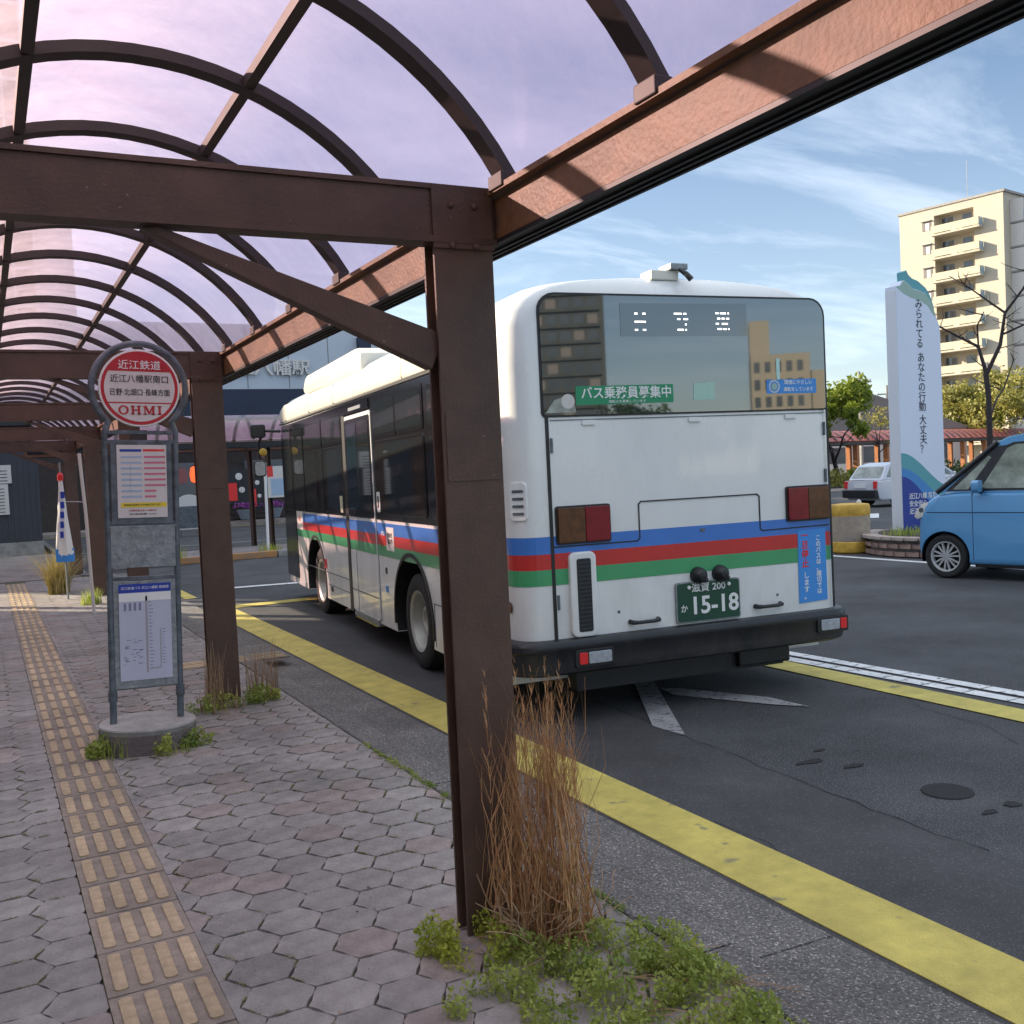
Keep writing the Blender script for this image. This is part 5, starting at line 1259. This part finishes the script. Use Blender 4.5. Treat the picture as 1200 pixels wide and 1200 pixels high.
for P_, r0, r1 in limbs:
    pts = [pt(*q) for q in P_]; n = len(pts)
    bb.tube(pts, [.52*(r0+(r1-r0)*i/(n-1)) for i in range(n)], 8, caps=False)
    for i in range(1, n):
        for _ in range(2):
            if pts[i].z < 3.6: continue
            a = rn.uniform(0, 2*PI); branch(bb, pts[i-1].lerp(pts[i], rn.random()), Vector((math.cos(a), math.sin(a), rn.uniform(.1, .9))).normalized(), rn.uniform(.3, .65), .02, 1, rn, tips, .6, .12, 3)
bb.build('trunk', M['bark'], bt, smooth=True)

# ================================================================ LEFT BACKGROUND
shel = thing('bus_shelter', 'second purple roofed walkway canopy across the yard behind the bus mirror', 'canopy', (2.0, 26.4, 0), -PI/2)
shel.location = (1.8, 26.05, .02)
canopy(shel, [-.6+1.2, 4.3, 9.0, 13.7], detail=False, y_start=-.9, y_end=15, arch0=.2, arch_sp=.95)
# station building
sb = thing('station_building', 'large pale grey station building with raised station name and dark fascia', 'building', (0, 45, 0))
B('upper_wall', M['grey_wall'], sb, -4, 15.7, 0, 14, 5.85, 8.7); B('upper_wall', M['grey_wall'], sb, -23.3, -4.01, 0, 14, 5.85, 20)
B('fascia', M['navywall'], sb, -23, 15.7, -.25, 14, 4.2, 5.84)
B('ground_floor', M['brownwall'], sb, -23, 26, .3, 14, 0, 4.19)
B('corner_column', M['navywall'], sb, 15.71, 16.3, -.3, 1, 0, 8.2)
B('upper_wall', M['grey_wall'], sb, 16.31, 34, 1, 14, 4.2, 8.4)
tw = B('tower', M['tower_glass'], sb, -23, 2.5, 1.0, 13, 20.01, 30)  # unseen left end is placed for the shade it throws on the cars
B('tower_wall', M['tower_glass'], sb, -3.99, 2.5, .5, 13, 8.71, 30); B('tower_wall', M['grey_wall'], sb, 2.51, 3.9, .6, 10, 8.71, 15.8)
bb = MB()
for i in range(9): bb.box(-4+i*.8, -3.9+i*.8, .35, .5, 8.8, 30)
for j in range(14): bb.box(-4, 2.5, .33, .5, 9.2+j*1.5, 9.35+j*1.5)
bb.build('mullions', M['grey_wall'], sb)
for i in range(21): B('panel_joint', M['interior'], sb, -22.7+i*1.85, -22.67+i*1.85, -.012, .0, 5.9, 8.6)
text('近江八幡駅', .74, M['offwhite'], sb, (11.3, -.1, 6.75), bold=.02, thick=.05, sx=1.15)
# shop front below (on the ground floor)
shop = thing('shop_front', 'dark timber shop front with windows under the station building', 'shop', (0, 44.9, .13))
for i in range(11): B('cladding_board', M['brownwall'], shop, 4.0, 13.5, -.05, .32, .05+i*.22, .25+i*.22)
B('door', M['window'], shop, 5.0, 6.3, -.1, -.051, 0, 2.5); B('window', M['window'], shop, 7.3, 9.2, -.12, -.051, 1.0, 2.6); B('window', M['window'], shop, 10.2, 12, -.12, -.051, 1.0, 2.6)
B('canopy_light', M['offwhite'], shop, 8.2, 10.6, -.6, -.4, 3.05, 3.15); B('downpipe', M['galv'], shop, 6.52, 6.72, -.3, -.15, 0, 3.4)
def apt(px, py, Y):
    d = fwd + RX*((px-600)/F) - UX*((py-600)/F); t = Y/d.y; return Vector((d.x*t, Y, CH+d.z*t))
p = apt(230, 556, 43.0); ln = thing('paper_lantern', 'orange-red paper lantern hanging outside the dark shop', 'lantern', p)
MB().lathe([(.1, -.34), (.22, -.28), (.27, 0), (.22, .28), (.1, .34)], n=20).build('shade', M['lantern'], ln, smooth=True)
MB().lathe([(.11, .341), (.11, .4)], n=14).build('cap', M['black'], ln); MB().lathe([(.11, -.4), (.11, -.341)], n=14).build('cap', M['black'], ln)
MB().tube([(0, 0, .7), (0, 0, 1.5)], .015, 5).build('cord', M['black'], ln)
for i, (px, py) in enumerate(((279, 570), (301, 577))):
    p = apt(px, py, 43.6); o = thing('poster', ('larger red and white figure poster on the shop wall', 'smaller red and white figure poster next to the shelter post')[i], 'poster', p); w = .5 if i == 0 else .34
    B('board', M['black'], o, -w, w, 0, .04, -.75, .75)
    B('print_red', M['brightred'], o, -w*.8, -w*.1, -.01, -.001, -.6, .15); MB().lathe([(.001, -.02), (w*.3, -.012)], (w*.1, 0, .42), 'y', n=14).build('print_face', M['offwhite'], o)
    MB().lathe([(.001, -.02), (w*.26, -.012)], (w*.3, 0, -.15), 'y', n=10).build('print_shape', M['offwhite'], o); B('print_dark', M['ink'], o, w*.0, w*.4, -.015, -.013, .0, .2)
for i, (px, py) in enumerate(((288, 600), (321, 598))):
    p = apt(px, py, 42.9); o = thing('flower_pot', ('hanging grey pot of purple flowers left of the shelter post', 'hanging grey pot of purple flowers right of the shelter post')[i], 'flower pot', p)
    MB().lathe([(.001, -.35), (.22, -.3), (.36, .05), (.38, .1)], n=16).build('pot', M['pot'], o, smooth=True)
    bb = MB(); rn = random.Random(i); leaves(bb, [(rn.gauss(0, .2), rn.gauss(0, .2), .18+rn.random()*.2) for _ in range(140)], .12, rn); bb.build('flowers', M['purple'], o, recalc=False)
    MB().tube([(-.36, 0, .1), (0, 0, 1.4), (.36, 0, .1)], .012, 4).build('hanger', M['black'], o)
p = apt(224, 628, 36.0); p.z = 0
wb = thing('round_topped_board', 'white and grey round-topped sign board standing by the crossing', 'sign', p)
MB().prism([(-.42, .25), (.42, .25), (.42, 1.15)] + [(.42*math.cos(R(a)), 1.15+.3*math.sin(R(a))) for a in range(15, 180, 15)] + [(-.42, 1.15)], -.03, .03, 'y').build('board', M['offwhite'], wb)
B('print_panel', M['galvdark'], wb, -.37, .37, -.04, -.031, .3, 1.05); B('leg', M['galvdark'], wb, -.35, -.3, -.02, .02, 0, .25); B('leg', M['galvdark'], wb, .3, .35, -.02, .02, 0, .25)
# banner on white pole by shelter column
p = apt(310, 645, 24.3)
bn = thing('banner_pole', 'thin white pole with red and white banner beside the far shelter post', 'banner', (p.x+.12, 24.2, .12))
MB().tube([(-.05, 0, 0), (-.02, 0, 2.1)], .035, 8).build('pole', M['white'], bn)
bc = B('cloth', M['offwhite'], bn, .02, .5, -.01, .01, 1.25, 2.0); B('print_red', M['brightred'], bc, .02, .16, -.013, -.011, 1.75, 2.0); B('print_blue', M['signlb'], bc, .1, .45, -.013, -.011, 1.3, 1.7)
# nobori banner by columns on the near walkway
nb = thing('nobori_banner', 'furled white banner with red tip and blue foot in front of the far columns', 'banner', (1.06, 16.9, .1))
rr_ = []
for z, wx, wy in ((.60, .17, .05), (.72, .18, .06), (.8, .17, .07), (1.1, .13, .06), (1.45, .08, .05), (1.7, .05, .035), (1.9, .035, .03)):
    wx *= .62; rr_.append([(wx*math.cos(R(a))*(1+.25*math.cos(R(5*a)+z*3)), wy*math.sin(R(a))*(1+.3*math.sin(R(4*a))), z) for a in range(0, 360, 15)])
MB().rings(rr_).build('cloth', M['white'], nb, smooth=True)
MB().rings([[(x*1.03, y*1.03, z) for x, y, _ in r] for z, r in ((.58, rr_[0]), (.78, rr_[1]))]).build('blue_hem', M['stickerblue'], nb, smooth=True)
MB().lathe([(.042, 1.82), (.045, 1.9), (.03, 1.94)], n=10).build('red_tip', M['brightred'], nb); MB().tube([(0, 0, 0), (0, 0, 2.1)], .014, 6).build('pole', M['galv'], nb)
bb = MB()
for k in range(5): bb.box(-.06+.01*k, -.01+.012*k, -.085, -.075, .95+k*.15, 1.05+k*.15)
bb.build('lettering', M['navy'], nb)
wp = thing('white_pole', 'leaning thin white pole tied to the brown column', 'pole', (1.22, 14.6, .1), rot=(0, R(-1.0), 0))
MB().tube([(0, 0, 0), (0, 0, 1.35), (-.02, 0, 2.15)], .022, 8).build('shaft', M['offwhite'], wp); MB().tube([(0, 0, .45), (-.2, .2, .45)], .006, 4).build('tie_wire', M['galv'], wp); MB().tube([(0, 0, 1.5), (-.22, .2, 1.52)], .008, 4).build('tie_wire', M['galv'], wp)
# kiosk with ribbed dark wall
kk = thing('kiosk_building', 'dark ribbed metal building at the far end of the walkway', 'building', (0, 31, 0))
B('plinth', M['concrete'], kk, -9, 1.42, -.05, 5, 0, .42); B('wall', M['darkwall'], kk, -9, 1.4, 0, 5, .421, 3.6)
rb = MB().box(-.02, .02, -.025, -.001, .43, 3.55).mesh('rib', M['darkwall'])
for k in range(34): link('rib', rb, kk, None, (1.35-k*.15, 0, 0))
B('roof', M['black'], kk, -9.2, 1.6, -.4, 5.2, 3.601, 3.8)
for (x0, x1, z0, z1) in ((-.15, .72, 2.05, 2.55), (-.2, .62, 1.2, 2.03)):
    nbd = B('notice_board', M['offwhite'], kk, x0, x1, -.07, -.03, z0, z1)
    bb = MB()
    for j in range(int((z1-z0)/.09)-1): bb.box(x0+.08, x1-.1, -.075, -.0705, z0+.06+j*.09, z0+.085+j*.09)
    bb.build('print_lines', M['galvdark'], nbd)
# unseen near-left wing, put in and sized to shade the stop
wg = thing('shading_wing', 'long beige unseen wing left of the canopy, sized to shade the stop', 'building', (-10, 0, 0))
B('wall', M['tan'], wg, -14, 0, -22, 27.4, 0, 9.0); B('parapet', M['concrete'], wg, -14.1, .1, -22.1, 27.5, 9.001, 9.15)
for i in range(13):
    for j in range(2): B('window', M['window'], wg, .001, .05, -20+i*3.4, -18.2+i*3.4, 1.2+j*4, 3.2+j*4)
# ---- behind the camera, mirrored in the rear window
q_ = (4.6, 6.0)
def back(az_, d): return (q_[0]+math.sin(R(az_))*d, q_[1]+math.cos(R(az_))*d)
x, y = back(149.2, 150); hb = thing('hotel_building', 'tan hotel with rows of windows across the square behind the camera', 'building', (x, y, 0), R(28))
B('wall', M['tan'], hb, -3.2, 5.0, -6, 6, 0, 16.5); B('stair_tower', M['tan'], hb, -3.2, -.4, -3, 3, 16.51, 21.8); B('wall', M['tan'], hb, 5.01, 7, -5, 5, 0, 14)
bb = MB()
for i in range(5):
    for j in range(6): B('window', M['window'], hb, -2.8+i*1.5, -2.0+i*1.5, 6.001, 6.05, 1.5+j*2.5, 3+j*2.5)
x, y = back(161.8, 110); tb = thing('dark_tower_block', 'dark high-rise block behind the camera', 'building', (x, y, 0), R(18))
B('wall', M['darktower'], tb, -4.2, 5.5, -6, 6, 0, 34)
for j in range(19):
    B('balcony', M['darktower'], tb, -4.0, 4.9, 6.001, 6.35, 1.1+j*1.75, 1.28+j*1.75)
    for i in range(6): B('window', M['window'] if (i*5+j*3) % 4 else M['interior'], tb, -3.8+i*1.5, -2.7+i*1.5, 6.001, 6.03, 1.5+j*1.75, 2.5+j*1.75)
TL_ = ['tallest dark tree mirrored left of the green window sticker', 'broad dark tree mirrored above the green sticker', 'dark tree mirrored between sticker and mint paper', 'low dark tree mirrored beside the tan hotel', 'dark tree standing nearest the dark tower behind the camera', 'dark tree on the far side of the hotel behind the camera', 'dark tree in front of the hotel behind the camera']
for i, (a_, d, h, cr) in enumerate(((157.6, 80, 6.5, 2.3), (155.8, 95, 5.5, 3), (154.0, 95, 5, 2.8), (152.3, 90, 4.6, 2.6), (158.8, 90, 5, 2.4), (148, 100, 5, 3), (150.5, 100, 5, 3))):
    x, y = back(a_, d); tree(TL_.pop(0), 0, 0, h+1.5, cr, h-.8, M['leafd'], 80+i, 1100, .5, .2, loc=(x, y), group='trees behind the camera')
x, y = back(152.5, 130); t = thing('low_shop_row', 'row of low pale shops behind the camera', 'building', (x, y, 0), R(28)); B('wall', M['offwhite'], t, -16, 14, -4, 4, 0, 6.5); B('roof', M['interior'], t, -16.3, 14.3, -4.3, 4.3, 6.501, 7.0)

# ================================================================ PLANTS
rn = random.Random(21)
bb = MB()
for (cx, cy, n, h) in ((1.60, 3.08, 105, .85), (1.70, 3.00, 95, .9), (1.53, 3.13, 45, .74), (1.66, 3.12, 45, .92), (1.79, 3.05, 30, .72)):
    blades(bb, cx, cy, .1, n, h, .045, .16, .0055, rn, curl=.9)
blades(bb, 1.66, 3.05, .1, 12, 1.12, .03, .16, .007, rn, curl=.3)
# feathery seed heads
for _ in range(26):
    a = rn.uniform(0, 2*PI); x0 = 1.66+rn.gauss(0, .07); y0 = 3.05+rn.gauss(0, .04); h = rn.uniform(.62, .98)
    for k in range(44):
        t = rn.random(); z = .1+h*(.55+.5*t); s = .028*(1-t)+.008; d = rn.uniform(0, 2*PI)
        p0 = Vector((x0, y0, z)); p1 = p0+Vector((math.cos(d)*s, math.sin(d)*s, s*2.4)); w_ = Vector((math.sin(d), -math.cos(d), 0))*.0014
        bb.add([p0-w_, p0+w_, p1+w_*.4, p1-w_*.4], [(0, 1, 2, 3)])
dgm = bb.build('dry_grass', M['dry'], recalc=False); tag(dgm, 'tall clump of dry brown grass at the foot of the nearest column', 'dry grass')
bb = MB()
for _ in range(130):   # crinkled dead stems low in the clump
    a = rn.uniform(0, 2*PI); x0 = 1.64+rn.gauss(0, .08); y0 = 3.06+rn.gauss(0, .04); p = Vector((x0, y0, .1)); pts = [p.copy()]; d = Vector((rn.gauss(0, .4), rn.gauss(0, .4), 1)).normalized()
    for k in range(6):
        d = (d+Vector((rn.gauss(0, .45), rn.gauss(0, .45), rn.gauss(0, .25)))).normalized(); p = p+d*rn.uniform(.03, .06); p.z = max(p.z, .11); pts.append(p.copy())
    bb.tube(pts, rn.uniform(.0012, .0024), 3, caps=False)
tag(bb.build('dead_stems', M['dry2'], recalc=False), 'tangle of pale dead stems inside the brown grass clump', 'dead stems', kind='stuff')
# ground weeds round the nearest column and along the kerb joint
def weedpatch(spots, n, size, m, label, seed, hmax=.1, zb=.1):
    rn = random.Random(seed); bb = MB()
    for (cx, cy, rx, ry, w_) in spots:
        for _ in range(int(n*w_)):
            a = rn.uniform(0, 2*PI); r = math.sqrt(rn.random()); x = cx+rx*r*math.cos(a); y = cy+ry*r*math.sin(a)
            # clumpy
            if noise.noise(Vector((x*9, y*9, seed))) < -.05: continue
            hh = hmax*(1-.6*r)*rn.random()
            leaves(bb, [(x, y, zb+.006+hh)], size, rn)
            if rn.random() < .25:
                w = Vector((rn.gauss(0, .001), rn.gauss(0, .001), 0)); q = Vector((x, y, zb)); 
                bb.add([q-Vector((.001, 0, 0)), q+Vector((.001, 0, 0)), q+Vector((rn.gauss(0, .01), rn.gauss(0, .01), hh+.01))], [(0, 1, 2)])
    return stuff(bb.build('weeds', m, recalc=False), label, 'weeds')
weedpatch([(1.45, 2.35, .25, .12, .5), (1.8, 2.3, .2, .12, .7), (1.75, 2.85, .22, .2, 1), (1.62, 2.62, .3, .2, 1.2), (1.87, 2.52, .14, .25, .8), (1.5, 2.95, .14, .12, .4), (1.3, 2.8, .16, .09, .35), (1.95, 2.75, .1, .2, .35), (1.72, 3.25, .16, .12, .3), (1.50, 2.45, .2, .06, .3)], 2500, .018, M['weed'], 'green low weeds spreading over the paving before the nearest column', 1, .13)
weedpatch([(1.42, 3.12, .16, .16, 1), (1.28, 3.2, .10, .06, .4)], 1700, .018, M['weed_y'], 'leafy weed coloured sunlit yellow-green at the left foot of the nearest column', 2, .16)  # yellower leaf colour stands in for sun falling on this weed
weedpatch([(2.0, y_/10, .028, .07, 1) for y_ in range(16, 60)], 70, .013, M['weed'], 'thin line of moss and weeds in the joint beside the kerb', 3, .022)
weedpatch([(.60, 6.72, .14, .12, 1), (.9, 6.50, .1, .04, .25), (1.1, 6.62, .12, .05, .3)], 900, .03, M['weed'], 'green grass tuft beside the concrete foot of the bus stop sign', 4, .16)
weedpatch([(1.4, 7.55, .2, .12, 1), (1.75, 7.65, .16, .12, 1)], 800, .028, M['weed'], 'green weeds round the foot of the second column', 5, .16)
bb = MB(); blades(bb, 1.42, 7.62, .1, 60, .5, .07, .25, .008, rn); blades(bb, 1.80, 7.72, .1, 90, .48, .12, .35, .008, rn); blades(bb, 1.45, 7.55, .1, 60, .22, .16, .6, .007, rn)
tag(bb.build('dry_grass', M['dry2'], recalc=False), 'wispy dry grass on both sides of the second column', 'dry grass')
bb = MB(); blades(bb, .64, 6.7, .1, 120, .17, .13, .6, .006, rn); blades(bb, 1.02, 6.53, .1, 30, .08, .06, .6, .006, rn)
stuff(bb.build('grass_blades', M['weed'], recalc=False), 'short green blades against the bus stop sign foot', 'grass')
bb = MB(); blades(bb, 1.0, 18.0, .1, 420, .75, .16, .95, .016, rn)
tag(bb.build('straw_grass', M['straw'], recalc=False), 'spiky yellow grass tussock in the sun at the foot of the banner', 'grass')
bb = MB(); blades(bb, 1.3, 15.9, .1, 120, .25, .15, .6, .014, rn); 
stuff(bb.build('grass_blades', M['weed'], recalc=False), 'green grass at the foot of the far brown column', 'grass')
bb = MB(); blades(bb, 3.2, 23.6, .12, 260, .35, .5, .6, .02, rn, rx=1.6); blades(bb, 6.0, 24.1, .12, 80, .2, .3, .6, .015, rn)
stuff(bb.build('grass_blades', M['weed_y'], recalc=False), 'scrubby grass on the island kerb behind the bus stop', 'grass')
bb = MB()
for _ in range(60):     # fallen straw on the weeds
    p = Vector((rn.uniform(1.6, 2.0), rn.uniform(2.3, 2.75), .125)); a = rn.uniform(-.5, 1.0)-.9; L_ = rn.uniform(.06, .2)
    bb.tube([p, p+Vector((math.cos(a)*L_*.5, math.sin(a)*L_*.5, .01)), p+Vector((math.cos(a)*L_, math.sin(a)*L_, -.004))], .0014, 3, caps=False)
stuff(bb.build('fallen_straw', M['dry2'], recalc=False), 'loose pale straw lying on the weeds near the kerb', 'straw')
bb = MB()
for _ in range(90):
    x0 = rn.uniform(.7, 2.0); y0 = rn.uniform(2, 8); leaves(bb, [(x0, y0, .106)], .012, rn, .9)
stuff(bb.build('litter', M['dry2'], recalc=False), 'scattered tiny bits of dry leaf on the paving', 'leaf litter')
